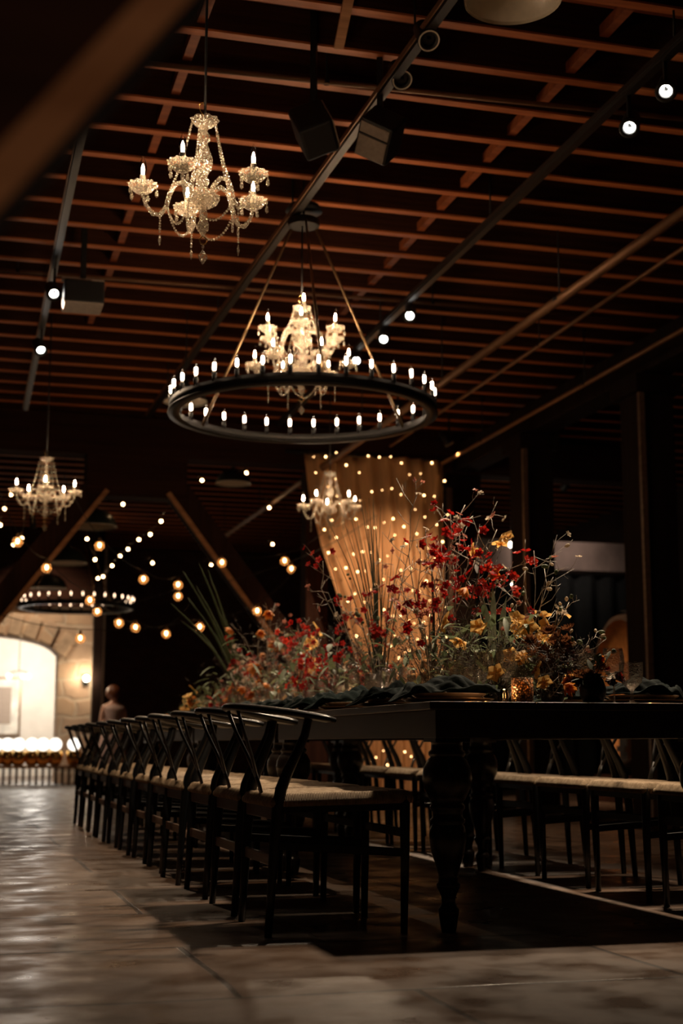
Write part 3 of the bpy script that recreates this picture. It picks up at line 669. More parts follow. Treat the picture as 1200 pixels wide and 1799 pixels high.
def branch(parent, base, tip, rad=.0035, mat='twig', kind='red', nb=8, twigs=7, bend=.08, tw=.16, cluster=.0, start=.45, sc=1.0, leaves=0):
    """one woody stem with side twigs; blossoms are its sub-parts"""
    base, tip = Vector(base), Vector(tip); mb = MB(); n = 9; ax = (tip-base); Ln = ax.length
    off1 = rdir(rf, 0, 1)*Ln*bend; off2 = rdir(rf, 0, 1)*Ln*bend*.5
    P = [base+ax*(i/n)+off1*sin(pi*i/n)+off2*sin(2*pi*i/n)+Vector([rf.gauss(0, .004) for _ in range(3)]) for i in range(n+1)]
    mb.tube(P, [rad*(1-.6*i/n) for i in range(n+1)], 6)
    ends = [(P[-1], ax.normalized())]
    for i in range(twigs):
        t_ = start+(1-start)*(i+rf.random())/max(1, twigs); k_ = min(n-1, int(t_*n)); p = P[k_].lerp(P[k_+1], t_*n-k_)
        d = (ax.normalized()*.7+rdir(rf, .2, .8)).normalized(); l_ = Ln*tw*rf.uniform(.5, 1.25)
        q = [p, p+d*l_*.5+Vector((0, 0, -.05*l_)), p+d*l_+Vector([rf.gauss(0, .12*l_) for _ in range(3)])]
        mb.tube(q, [rad*.5, rad*.4, rad*.25], 5); ends.append((q[2], d))
        for _ in range(2):
            d2 = (d+rdir(rf, .3, .7)).normalized(); l2 = l_*rf.uniform(.3, .6); s_ = q[1].lerp(q[2], rf.random())
            e_ = s_+d2*l2; mb.tube([s_, (s_+e_)/2+Vector([rf.gauss(0, .05*l2) for _ in range(3)]), e_], [rad*.32, rad*.28, rad*.18], 4); ends.append((e_, d2))
    for i in range(leaves):
        t_ = rf.uniform(.25, .95); k_ = min(n-1, int(t_*n)); p = P[k_]; d = (ax.normalized()*.5+rdir(rf, .1, .9)).normalized(); l_ = rf.uniform(.05, .10)*sc; sdv = d.cross(Vector((0, 0, 1))).normalized()
        mb.grid(lambda u, v: p+d*l_*v+sdv*(u*2-1)*l_*.14*sin(pi*min(1, v*.9+.08))+Vector((0, 0, -.25*l_*v*v+.02*l_*abs(u*2-1))), 2, 5)
    o = mb.build('branch', mat, parent)
    rf.shuffle(ends)
    for i in range(nb):
        e_, d = ends[i % len(ends)]
        k2 = kind if isinstance(kind, str) else rf.choice(kind)
        p = e_+Vector([rf.gauss(0, cluster if i >= len(ends) or cluster else .006) for _ in range(3)])
        fc = (d+rdir(rf, .2, .6)+Vector((-.25, -.7, -.1))*.8).normalized()
        if k2 == 'orange': fc = (fc+Vector((0, 0, -1.2))).normalized()
        inst(rf.choice(BL[k2]), 'bud' if k2 == 'bud' else 'blossom', o, p, fc.to_track_quat('Z', 'Y'), sc*rf.uniform(.8, 1.2))
    return o
def blades(parent, base, n, h, spread, mat='blade', lean=(0, 0)):
    for i in range(n):
        a = rf.uniform(0, 2*pi); s_ = spread*math.sqrt(rf.random()); hh = h*rf.uniform(.65, 1.05)
        e = Vector((s_*cos(a)+lean[0]*hh, s_*sin(a)+lean[1]*hh, hh)); b0 = Vector(base)+Vector((rf.gauss(0, .012), rf.gauss(0, .012), 0)); m_ = Vector((e.x*.32, e.y*.32, e.z*.55))
        MB().tube([b0, b0+m_*.5, b0+m_, b0+m_.lerp(e, .55)+Vector((0, 0, .01)), b0+e], [.003, .0032, .0028, .002, .0006], 5).build('grass_blade', mat, parent)
def sprigs(parent, base, n, h, spread, mat, bead=.0028, matname='sprig'):
    """feathery filler nobody could count"""
    mb = MB()
    for i in range(n):
        a = rf.uniform(0, 2*pi); s_ = spread*math.sqrt(rf.random()); hh = h*rf.uniform(.35, 1.0)
        p0_ = Vector(base)+Vector((rf.gauss(0, .03), rf.gauss(0, .03), 0)); e = p0_+Vector((s_*cos(a), s_*sin(a), hh)); mid = p0_.lerp(e, .5)+Vector((0, 0, .1*hh))
        mb.tube([p0_, mid, e], [.0012, .001, .0006], 3, False)
        for k_ in range(10):
            t_ = rf.uniform(.35, 1); q = (p0_.lerp(mid, t_*2) if t_ < .5 else mid.lerp(e, t_*2-1)); d = rdir(rf, .4, .8); l_ = rf.uniform(.015, .045)
            mb.tube([q, q+d*l_], [.0007, .0005], 3, False)
            if rf.random() < .6: mb.ball(q+d*l_, bead*rf.uniform(.6, 1.4), 4, 3, flat=True)
    o = mb.build(matname, mat, parent); o['kind'] = 'stuff'; return o
def foliage(parent, base, n, h, spread, mat='leaf', ln=.08, wdt=.16):
    mb = MB()
    for i in range(n):
        a = rf.uniform(0, 2*pi); s_ = spread*rf.random()**.6; p = Vector(base)+Vector((s_*cos(a), s_*sin(a), h*rf.random()**1.1)); d = (Vector((cos(a), sin(a), .5))+rdir(rf, .1, .6)).normalized(); l_ = ln*rf.uniform(.5, 1.2); sdv = d.cross(Vector((0, 0, 1))).normalized(); cu = rf.uniform(.1, .7)
        mb.grid(lambda u, v: p+d*l_*v+sdv*(u*2-1)*l_*wdt*sin(pi*min(1, v*.9+.08))+Vector((0, 0, -cu*l_*v*v+.03*l_*abs(u*2-1))), 2, 5)
    o = mb.build('foliage', mat, parent); o['kind'] = 'stuff'; return o
def vase(parent, r=.045, h=.09, mat='darkvase'):
    return MB().lathe([(.001, 0), (r*.7, 0), (r*.95, h*.25), (r, h*.5), (r*.8, h*.8), (r*.62, h*.92), (r*.7, h), (r*.66, h), (r*.55, h*.9), (.001, h*.85)], n=24).build('vase', mat, parent)
def arrangement(label, loc, rz=0):
    t = thing('floral_arrangement', label, 'flower arrangement', tuple(loc)); return t
# helper: pixel tip (x,y,Y) relative to arrangement
def T(t, x, y_, Y): return at(x, y_, Y)-Vector(t.location)
def proj_x(X, Y): return X

# A: tall red branch arrangement
a = arrangement('tall airy arrangement of crimson blossoms on silvery branches', (2.02, 5.75, TT)); b0 = (0, 0, .06); vase(a, .055, .11)
MB().tube([(0, 0, .05), (.002, .002, .3), (.0, 0, .46), (-.005, 0, .60)], [.0085, .007, .006, .003], 8).build('main_stem', 'twig_dark', a)
for x, y_, Y, kd, nb in ((790, 905, 5.7, 'red', 14), (810, 930, 5.8, 'red', 14), (745, 930, 5.6, 'white', 12), (730, 868, 5.7, 'white', 6), (770, 1000, 5.6, 'red', 12), (742, 965, 5.5, 'red', 9), (845, 925, 5.9, ['red', 'white'], 9),
    (872, 930, 5.7, 'pink', 6), (900, 985, 5.75, 'scarlet', 11), (815, 890, 5.8, 'white', 7), (700, 1000, 5.6, 'red', 7), (720, 1060, 5.5, ['pink', 'red'], 8), (860, 990, 5.6, 'scarlet', 10), (835, 985, 5.8, 'red', 9), (690, 1060, 5.9, 'pink', 7)):
    branch(a, b0, T(a, x, y_, Y), .0034, 'twig', kd, int(nb*1.2), 7, .06, .17, .016 if kd in ('red', 'scarlet') else .006, .5, 1.2)
for x, y_, Y in ((858, 950, 5.6), (872, 985, 5.6), (868, 968, 5.7)): branch(a, b0, T(a, x, y_, Y), .0035, 'twig_dark', ['yellow', 'orange'], 2, 2, .04, .1, .01, .8, .85, 6)
foliage(a, (0, 0, .06), 110, .30, .24); sprigs(a, (0, 0, .06), 70, .40, .34, 'twig_dark', .0025)
# B: grey leaved yellow arrangement
a = arrangement('low arrangement of yellow orchid blooms and grey green leaves at the near end', (2.14, 5.35, TT)); b0 = (0, 0, .05); vase(a, .05, .09)
for x, y_, Y, nb in ((918, 1100, 5.2, 2), (915, 1160, 5.0, 2), (948, 1082, 5.3, 1), (983, 1078, 5.3, 3), (848, 1102, 5.2, 2), (1028, 1152, 5.1, 2), (880, 1185, 5.0, 1), (797, 1082, 5.5, 1), (925, 1085, 5.4, 1), (905, 1140, 5.15, 1), (945, 1125, 5.2, 1), (810, 1105, 5.4, 1), (930, 1175, 4.95, 1)):
    branch(a, b0, T(a, x, y_, Y), .0028, 'twig_dark', 'yellow', nb, 2, .08, .1, .012, .75, 1.05)
for x, y_, Y, kd, nb in ((968, 985, 5.3, 'pink', 3), (935, 965, 5.4, 'bud', 10), (1000, 1060, 5.3, 'bud', 6), (960, 1000, 5.4, ['bud', 'pink'], 6), (905, 1060, 5.3, 'pink', 6), (1040, 1120, 5.2, 'bud', 8), (870, 1040, 5.4, 'bud', 6), (990, 1100, 5.2, 'pink', 6), (925, 995, 5.35, 'scarlet', 6)):
    branch(a, b0, T(a, x, y_, Y), .0026, 'twig', kd, nb, 6, .12, .2, .0, .4)
foliage(a, (0, 0, .04), 150, .34, .24, 'leaf', .09, .13); sprigs(a, (0, 0, .04), 70, .32, .28, 'twig_dark', .003)
for x, y_ in ((865, 1010), (890, 1035), (850, 1040), (905, 1050)):
    e = T(a, x, y_, 5.4); s0 = Vector(b0); m_ = (s0+e)/2+Vector((0, 0, .05)); dv = (e-s0).normalized(); sv = dv.cross(Vector((0, 1, 0))).normalized()
    MB().grid(lambda u, v: s0.lerp(m_, v*2) + sv*(u*2-1)*.010 if v < .5 else m_.lerp(e, v*2-1)+sv*(u*2-1)*(.010+.014*sin(pi*(v*2-1)))*(1.02-v)*1.6+Vector((0, 0, -.03*(v-.5)**2*4)), 3, 14).build('lance_leaf', 'silverleaf', a)
# C: dark low cluster near end right
a = arrangement('dark low cluster of maroon and brown blooms at the near right corner', (2.22, 4.98, TT)); b0 = (0, 0, .04); vase(a, .045, .08)
for x, y_, Y, kd, nb in ((1012, 1165, 4.9, 'maroon', 3), (990, 1195, 4.85, 'maroon', 3), (975, 1140, 5.0, 'brown', 4), (960, 1125, 5.0, 'brown', 4), (950, 1165, 4.95, 'brown', 4), (1035, 1140, 4.95, ['bud', 'pink'], 6), (1030, 1190, 4.85, 'brown', 3), (960, 1205, 4.8, 'yellow', 1), (1000, 1130, 5, ['brown', 'bud'], 6), (985, 1215, 4.8, 'orange', 2), (930, 1140, 5.0, 'brown', 3), (1020, 1210, 4.82, 'yellow', 1)):
    branch(a, b0, T(a, x, y_, Y), .0026, 'twig', kd, nb, 4, .1, .22, .015, .5)
sprigs(a, (0, 0, .03), 80, .22, .20, 'twig_dark', .0026); foliage(a, (0, 0, .02), 45, .16, .13, 'leaf', .08, .17)
# D: small black vase
p = at(1042, 1231, 4.70); p.z = TT; a = arrangement('small black bud vase with rosehips and orange bloom at the table edge', p); vase(a, .048, .105)
for x, y_, Y, kd, nb in ((1072, 1148, p.y, 'bud', 3), (1088, 1178, p.y-.02, 'scarlet', 2), (1055, 1160, p.y+.02, 'orange', 2), (1030, 1180, p.y-.02, 'brown', 2), (1080, 1190, p.y, 'maroon', 2), (1045, 1150, p.y, 'bud', 3), (1015, 1195, p.y, 'brown', 2)):
    branch(a, (0, 0, .09), T(a, x, y_, Y), .0022, 'stem_green', kd, nb, 2, .05, .2, .004, .5, .75, 3)
# E: dark reeds
a = arrangement('tall bundle of dark upright reeds in front of the curtain', (2.05, 6.95, TT)); vase(a, .05, .12)
bx = T(a, 668, 1190, 6.95); bx.z = .08
for x, y_ in ((575, 912), (600, 935), (612, 890), (625, 905), (632, 870), (640, 880), (648, 875), (655, 885), (662, 905), (672, 935), (690, 960), (715, 930), (738, 905), (645, 900), (652, 925), (618, 940), (590, 975), (683, 1000), (700, 1010), (640, 950), (656, 868), (669, 890), (604, 915), (628, 930)):
    e = T(a, x, y_, 6.95+rf.uniform(-.2, .2)); b1 = bx+Vector((rf.gauss(0, .012), rf.gauss(0, .012), 0)); md_ = b1.lerp(e, .5)+Vector(((b1.x-e.x)*.16, 0, 0)); MB().tube([b1, b1.lerp(md_, .55)+Vector(((b1.x-e.x)*.04, 0, 0)), md_, md_.lerp(e, .5)+Vector(((b1.x-e.x)*.05, 0, .0)), e], [.0042, .0036, .0032, .0022, .0008], 6).build('reed', 'blade', a)
for x, y_, Y, kd, nb in ((585, 1000, 6.8, 'red', 8), (567, 985, 6.9, 'scarlet', 4), (655, 1020, 6.7, 'scarlet', 6), (690, 990, 6.7, 'pink', 5), (600, 1060, 6.8, ['red', 'bud'], 10), (640, 1065, 6.7, 'red', 8), (720, 1040, 6.8, 'red', 7), (620, 1040, 6.9, 'bud', 8), (575, 1040, 6.9, 'pink', 7), (680, 1085, 6.7, 'scarlet', 8)):
    branch(a, bx, T(a, x, y_, Y), .003, 'twig', kd, nb, 6, .08, .16, .012, .5)
sprigs(a, bx, 60, .34, .30, 'twig_dark', .003); foliage(a, (0, 0, .04), 90, .24, .24)
# further arrangements down the table
far = [('crimson and green arrangement left of the dark reeds', 7.75, ['red', 'pink', 'scarlet'], .66, 0), ('orange lily arrangement at the middle of the table', 8.5, ['orange', 'scarlet', 'yellow'], .56, 0), ('coral pink filler arrangement behind the orange lilies', 9.3, ['pink', 'orange', 'pink'], .86, 0),
       ('arrangement with long arching grass blades and coral blossom', 10.1, ['pink', 'scarlet', 'orange'], .58, 1), ('pale yellow and orange arrangement near the far end', 10.9, ['orange', 'yellow', 'bud'], .46, 0), ('small orange cluster at the far end of the table', 11.55, ['orange', 'pink', 'yellow'], .27, 0)]
for lb, Y, kinds, h, g in far:
    a = arrangement(lb, (2.15, Y, TT)); vase(a)
    for i in range(18):
        an = rf.uniform(0, 2*pi); s_ = .32*math.sqrt(rf.random()); hh = h*(1-.55*(s_/.32)**2)*rf.uniform(.35, 1.05); kd = kinds[i % 3]
        big = kd in ('orange', 'yellow')
        branch(a, (0, 0, .05), (s_*cos(an), s_*sin(an)*1.1, hh), .003, 'twig', kd, (2 if big else 11), (2 if big else 7), .10, .22, .018, .4, 1.2, 0)
    if g:
        for x, y_ in ((322, 1003), (345, 1030), (300, 1060), (365, 1000), (380, 1060), (330, 1050), (392, 1075), (318, 1090), (350, 990)):
            e = T(a, x, y_, Y+rf.uniform(-.15, .15)); s0 = Vector((0, 0, .08)); md_ = s0.lerp(e, .5)+Vector((-.02, 0, .12)); MB().tube([s0, s0.lerp(md_, .5)+Vector((0, 0, .02)), md_, md_.lerp(e, .5)+Vector((0, 0, .01)), e], [.007, .009, .009, .006, .001], 6, flatten=.0012, up=(0, 1, 0)).build('grass_blade', 'leaf', a)
    sprigs(a, (0, 0, .05), 50, h*.8, .34, 'twig_dark', .004); foliage(a, (0, 0, .03), 110, h*.65, .30, 'leaf', .10, .16)

# ================================================================== CHANDELIERS
MESH = {}
def shared(key, fn, mat):
    if key not in MESH: MESH[key] = fn().mesh(key, mat)
    return MESH[key]
def pan_mb():
    return MB().lathe([(.004, -.028), (.018, -.026), (.038, -.014, .5), (.054, .006, 1), (.060, .016, 1), (.058, .017, 1), (.051, .008, 1), (.036, -.010, .5), (.016, -.021), (.004, -.022)], n=48, scallop=.07, sn=12, flat=True)
def tube_mb(): return MB().lathe([(.012, -.005), (.0125, .06), (.0115, .064), (.001, .064)], n=14)
def flame_glass(): return MB().lathe([(.008, .062), (.0115, .07), (.0155, .086), (.0155, .10), (.011, .122), (.004, .143), (.001, .150)], n=12)
def flame_core(): return MB().lathe([(.001, .066), (.006, .070), (.0075, .080), (.007, .094), (.003, .108), (.001, .114)], n=8)
def drop_mb(): return MB().ball((0, 0, -.006), .0042, 6, 4, flat=True).lathe([(.001, -.011), (.003, -.016), (.007, -.030), (.0085, -.038), (.007, -.046), (.001, -.053)], n=8, flat=True)
def chandelier(label, loc, rz0, arms, cable_to, tiers=((.255, 0.0, 5, 0.0),), col_top=.32, label_cat='chandelier', light=1.0):
    """origin at the hub bowl; arms carry candle bulbs"""
    t = thing('crystal_chandelier', label, label_cat, tuple(loc), rz0)
    MB().tube([(0, 0, col_top), (0, 0, cable_to-loc[2])], .006, 6).build('cable', 'iron', t)
    MB().tube([(.0, 0, col_top+.02), (-.02, 0, col_top+.045), (-.025, 0, col_top+.07), (-.008, 0, col_top+.085), (.0, 0, col_top+.06)], .0022, 6).build('wire_loop', 'gold', t)
    h = col_top
    MB().lathe([(.004, h), (.010, h-.01), (.012, h-.045), (.024, h-.065), (.024, h-.08), (.012, h-.095), (.020, h-.12), (.034, h-.155), (.036, h-.18), (.028, h-.21), (.015, h-.235), (.015, h-.245), (.022, h-.255), (.022, h-.27), (.016, h-.28), (.030, h-.31), (.034, -.02), (.010, -.045)], n=10, flat=True).build('glass_column', 'crystal', t)
    MB().lathe([(.006, h-.03), (.025, h-.026), (.046, h-.010, .5), (.058, h+.008, 1), (.056, h+.010, 1), (.044, h-.006, .5), (.022, h-.020), (.006, h-.024)], n=48, scallop=.07, sn=8, flat=True).build('crown_dish', 'crystal', t)
    MB().lathe([(.004, -.055), (.03, -.052), (.058, -.034), (.068, -.010), (.066, -.004), (.052, -.010), (.02, -.02), (.004, -.022)], n=16, flat=True).build('hub_bowl', 'crystal', t)
    MB().lathe([(.006, -.05), (.017, -.075), (.017, -.11), (.024, -.125), (.022, -.15), (.008, -.165), (.014, -.172), (.001, -.18)], n=10, flat=True).build('finial', 'crystal', t)
    mb = MB().tube([(.016*cos(q*pi/6), 0, -.195+.016*sin(q*pi/6)) for q in range(13)], .003, 6); mb.build('finial_ring', 'gold', t)
    MB().ball((0, 0, -.222), .007, 6, 4, flat=True).lathe([(.001, -.232), (.006, -.240), (.021, -.262), (.016, -.275), (.001, -.298)], n=6, flat=True).build('pendant', 'crystal', t)
    def beads(pts, rr=.0058):
        mb = MB(); tot = sum((Vector(pts[i+1])-Vector(pts[i])).length for i in range(len(pts)-1)); st = rr*2.15; dist = 0; i = 0; seg = 0.0; p = Vector(pts[0])
        acc = 0
        for i in range(len(pts)-1):
            a_, b_ = Vector(pts[i]), Vector(pts[i+1]); l_ = (b_-a_).length; q = acc
            while q < l_: mb.ball(a_.lerp(b_, q/l_), rr, 6, 4, flat=True); q += st
            acc = q-l_
        return mb
    def sag(a_, b_, s_, n=8): a_, b_ = Vector(a_), Vector(b_); return [a_.lerp(b_, i/n)+Vector((0, 0, -s_*4*(i/n)*(1-i/n))) for i in range(n+1)]
    for R_, zt, n_, ph in tiers:
        for i in range(n_):
            a_ = ph+2*pi*i/n_; c_, s_ = cos(a_), sin(a_); k_ = R_/.255
            prof = [(.03, -.02), (.05, .03), (.085, .055), (.12, .045), (.142, .0), (.155, -.055), (.18, -.088), (.21, -.085), (.238, -.05), (.255, -.005)]
            arm = MB().tube([(r_*k_*c_, r_*k_*s_, z+zt) for r_, z in prof], [.010, .0105, .0105, .0105, .0105, .0105, .0105, .010, .009, .008], 7, flat=True).build('arm', 'crystal', t)
            px, py, pz = R_*c_, R_*s_, zt+.025
            pan = inst(shared('drip_pan', pan_mb, 'crystal'), 'drip_pan', t, (px, py, pz))
            cn = inst(shared('candle_tube', tube_mb, 'tube'), 'candle_tube', t, (px, py, pz-.01))
            inst(shared('flame_glass', flame_glass, 'bulb_glass'), 'bulb', cn, (0, 0, 0)); inst(shared('flame_core', flame_core, 'flame_bulb'), 'filament', cn, (0, 0, 0))
            for q in range(5):
                b_ = a_+2*pi*(q+.5)/5; inst(shared('crystal_drop', drop_mb, 'crystal'), 'crystal_drop', pan, (.058*cos(b_), .058*sin(b_), .012))
            # strand hanging under the arm, swag to next arm, strand up to the crown
            beads([(.18*k_*c_, .18*k_*s_, zt-.09), (.18*k_*c_, .18*k_*s_, zt-.17)], .0055).lathe([(.001, zt-.17), (.006, zt-.19), (.005, zt-.205), (.001, zt-.22)], (.18*k_*c_, .18*k_*s_, 0), 6, flat=True).build('bead_strand', 'crystal', t)
            a2 = a_+2*pi/n_
            beads(sag((.15*k_*c_, .15*k_*s_, zt-.06), (.15*k_*cos(a2), .15*k_*sin(a2), zt-.06), .09)).build('bead_strand', 'crystal', t)
            beads(sag((.052*c_, .052*s_, h), (.14*k_*c_, .14*k_*s_, zt+.02), .03)).build('bead_strand', 'crystal', t)
    return t
# A, nearest
HA = at(358, 343, 5.5); az = math.atan2(HA.x, HA.y)
base_ang = math.atan2(-cos(az), -sin(az))     # direction towards the lens
def ang(dg): return base_ang+R(dg)   # + turns to the right hand side seen from the lens
cA = chandelier('five-armed crystal chandelier at upper left, nearest the lens', HA, 0, 5, 4.5, ((.25, .0, 5, ang(-20)),))
cC = dup(cA, tuple(at(80, 872, 12.0)), R(25), 'crystal chandelier glowing at the left edge under the truss beam')
cD = dup(cA, tuple(at(580, 893, 12.3)), R(-15), 'crystal chandelier hanging in front of the glowing curtain')
for c in (cC, cD):
    for ch in c.children:
        if ch.name.startswith('cable'): ch.scale = (1, 1, 1)
# ring chandelier
RC = Vector((2.13, 8.5, 0)); zr = at(528, 716, 8.5).z-.02; RR = .83
ringt = thing('ring_chandelier', 'large black iron ring chandelier with a circle of candle bulbs', 'chandelier', (RC.x, RC.y, zr))
MB().lathe([(RR-.012, -.03), (RR+.012, -.03), (RR+.012, .03), (RR-.012, .03)], n=96, flat=False, close=True).build('ring', 'iron', ringt)
MB().lathe([(RR-.055, -.034), (RR+.02, -.034), (RR+.02, -.027), (RR-.055, -.027)], n=96, close=True).build('flange', 'iron', ringt)
def sock(): return MB().lathe([(.001, 0), (.014, 0), (.014, .055), (.001, .055)], n=10)
def rb_glass(): return MB().lathe([(.009, .052), (.012, .06), (.019, .085), (.020, .10), (.015, .125), (.006, .140), (.001, .143)], n=12)
def rb_core(): return MB().lathe([(.001, .068), (.008, .07), (.0095, .078), (.0095, .108), (.007, .114), (.001, .116)], n=8)
for i in range(32):
    a_ = 2*pi*(i+.3)/32; s_ = inst(shared('candle_socket', sock, 'iron'), 'candle_socket', ringt, (RR*cos(a_), RR*sin(a_), .02))
    inst(shared('ring_bulb', rb_glass, 'bulb_glass'), 'bulb', s_, (0, 0, 0)); inst(shared('ring_core', rb_core, 'ring_filament'), 'filament', s_, (0, 0, 0))
hub = at(521, 392, 8.5).z-zr
MB().lathe([(.10, hub-.02), (.105, hub+.02), (.09, hub+.03), (.02, hub+.04), (.001, hub+.04)], n=24).lathe([(.001, hub-.018), (.10, hub-.018)], n=24).build('hub_plate', 'iron', ringt)
azr = math.atan2(RC.x, RC.y); br_ang = math.atan2(-cos(azr), -sin(azr))
for dg in (8, -126, 126):
    a_ = br_ang+R(dg); MB().tube([(.09*cos(a_), .09*sin(a_), hub), (.47*cos(a_), .47*sin(a_), hub*.48), (.475*cos(a_), .475*sin(a_), hub*.47)], .008, 8).tube([(.46*cos(a_), .46*sin(a_), hub*.49), (RR*cos(a_), RR*sin(a_), .0)], .010, 8).build('hanging_rod', 'bronze', ringt)
MB().tube([(0, 0, hub+.03), (0, 0, 4.5-zr)], .008, 8).lathe([(.001, 4.02-zr), (.12, 4.02-zr), (.10, 4.06-zr), (.02, 4.10-zr)], n=24).build('stem_and_canopy', 'iron', ringt)
# second ring far away
r2 = dup(ringt, tuple(at(134, 1066, 21.0)), R(20), 'smaller-looking distant black ring chandelier above the arched doorway')
dimcore = rb_core().mesh('ring_core_dim', 'ring_filament_dim')
for so in r2.children:
    for q_ in so.children:
        if q_.name.startswith('filament'): q_.data = dimcore
zB = at(521, 648, 8.5).z
cB = chandelier('two-tier crystal chandelier glowing inside the black iron ring', (RC.x-.01, RC.y, zB), 0, 5, hub+zr, ((.30, -.0, 6, ang(20)), (.245, .20, 6, ang(-5))), col_top=.40)
MB().lathe([(.05, .165), (.07, .20), (.066, .205), (.045, .17)], n=16, flat=True).build('upper_bowl', 'crystal', cB)
a_ = 0; cn = inst(MESH['candle_tube'], 'candle_tube', cB, (.0, -.05, .37)); inst(MESH['flame_glass'], 'bulb', cn, (0, 0, 0)); inst(MESH['flame_core'], 'filament', cn, (0, 0, 0))

# enamel pendants
def dome(label, p, r, cable=4.5, inner='enamel', outer='enamel'):
    t = thing('dome_pendant', label, 'pendant lamp', tuple(p))
    MB().lathe([(r, 0), (r*.98, r*.12), (r*.85, r*.42), (r*.6, r*.66), (r*.3, r*.78), (.03, r*.84), (.03, r*1.0), (.001, r*1.02)], n=40).build('shade', outer, t)
    MB().lathe([(r*1.02, -.004), (r*1.02, .006), (r*.965, .01), (r*.83, r*.40), (r*.58, r*.64), (r*.28, r*.75), (.001, r*.77)], n=40).build('lining', inner, t)
    MB().ball((0, 0, r*.45), r*.2, 12, 8, (1, 1, 1.3)).build('bulb', 'jar_glass', t)
    MB().tube([(0, 0, r), (0, 0, cable-p.z)], .005, 6).build('cord', 'black', t)
    return t
dome('cream enamel dome pendant cut off by the top edge', at(901, 0, 5.0), .195)
dome('dark enamel dome pendant with pale rim left of the bulb string', at(164, 926, 17), .28, inner='enamel', outer='enamel_dark')
dome('dark enamel dome pendant, lower left of the string lights', at(118, 990, 20), .28, inner='enamel', outer='enamel_dark')
dome('dark enamel dome pendant just above the distant ring chandelier', at(86, 1034, 22.5), .28, inner='enamel', outer='enamel_dark')
dome('pale enamel pendant seen behind the left of the big ring', at(326, 706, 11.5), .18, inner='enamel', outer='enamel_dark')
dome('dark pendant right of the glowing bulbs under the truss', at(410, 850, 17), .22, inner='enamel', outer='enamel_dark')

# ================================================================== STRING LIGHTS
def sl_glass(): return MB().ball((0, 0, -.075), .046, 14, 10)
def sl_cap(): return MB().lathe([(.001, 0), (.013, 0), (.013, -.035), (.016, -.036), (.016, -.04), (.001, -.04)], n=10)
def sl_core(): return MB().ball((0, 0, -.068), .014, 8, 6, (1, 1, 1.5))
def string(label, pts, big, cat='string light'):
    ps = [at(x, y_, Y)+Vector((0, 0, .07)) for x, y_, Y in pts]; o = ps[0]
    t = thing('string_light', label, cat, tuple(o)); cb = [p-o+Vector((0, 0, .0)) for p in ps]
    ext0 = cb[0]+(cb[0]-cb[1])*.8 if len(cb) > 1 else cb[0]; ext0.z += .3; ext1 = cb[-1]+((cb[-1]-cb[-2])*.8 if len(cb) > 1 else Vector((.5, 0, .3))); ext1.z += .3
    line = []
    seq = [ext0]+cb+[ext1]
    for i in range(len(seq)-1):
        for q in range(4):
            f_ = q/4; line.append(seq[i].lerp(seq[i+1], f_)+Vector((0, 0, -.05*4*f_*(1-f_)+.01)))
    line.append(seq[-1]); MB().tube(line, .0035, 5).build('cable', 'black', t)
    for p in cb:
        c_ = inst(shared('socket', sl_cap, 'bronze'), 'socket', t, p)
        if big: inst(shared('string_globe', sl_glass, 'halo_glass'), 'globe', c_, (0, 0, 0)); inst(shared('string_core', sl_core, 'string_glow'), 'filament', c_, (0, 0, 0))
        else: inst(shared('string_core_small', lambda: MB().ball((0, 0, -.062), .018, 8, 6), 'string_glow'), 'filament', c_, (0, 0, 0))
    return t
string('upper receding row of small warm bulbs under the truss', [(299, 884, 15.8), (283, 917, 16.4), (264, 940, 17), (244, 949, 17.6), (225, 966, 18.2), (211, 978, 18.8), (197, 995, 19.4), (181, 1014, 20.2), (172, 1017, 20.8)], False)
string('row of big clear globes draped above the distant ring', [(31, 951, 12.5), (82, 997, 13), (158, 1054, 13.4), (209, 1094, 13.8), (238, 1102, 14), (292, 1113, 14.2)], True)
string('row of big clear globes crossing the sloping brace', [(175, 958, 13), (252, 1017, 13.4), (313, 1027, 13.8), (390, 988, 14.2), (500, 985, 14.4)], True)
string('short row of globes right of the long pipe', [(171, 1074, 14.5), (313, 1047, 14.7), (512, 999, 14.8)], True)
string('sparse row of small bulbs near the beam', [(216, 887, 17), (355, 845, 17), (433, 832, 17), (473, 893, 17.5)], False)
string('small bulbs at the left edge below the crystal chandelier', [(0, 924, 14), (8, 895, 15), (19, 870, 16)], False)
string('small bulbs scattered behind the globes', [(153, 948, 18), (167, 984, 18.5), (268, 990, 19), (371, 993, 19.5), (479, 957, 20)], False)
string('low row of bulbs over the stone arch and flowers', [(141, 1121, 13.2), (351, 1101, 13.6), (452, 1073, 13.9)], True)
string('row of tiny amber bulbs far behind the truss', [(180, 880, 22), (188, 881, 22.2), (200, 882, 22.4), (216, 884, 22.6), (143, 896, 22.5)], False)
string('pair of small bulbs beside the globe at far left', [(38, 947, 15), (24, 958, 15.5)], False)
for x, y_, lb in ((898, 957, 'small bare pendant bulb behind the flowers, upper of two'), (903, 1026, 'small bare pendant bulb behind the flowers, lower of two')):
    t = thing('pendant_bulb', lb, 'pendant lamp', tuple(at(x, y_, 17.2))); MB().tube([(0, 0, .05), (0, 0, 4.5-t.location.z)], .005, 6).build('cord', 'black', t); MB().ball((0, 0, 0), .035, 10, 8).build('bulb', 'sconce_glow', t)

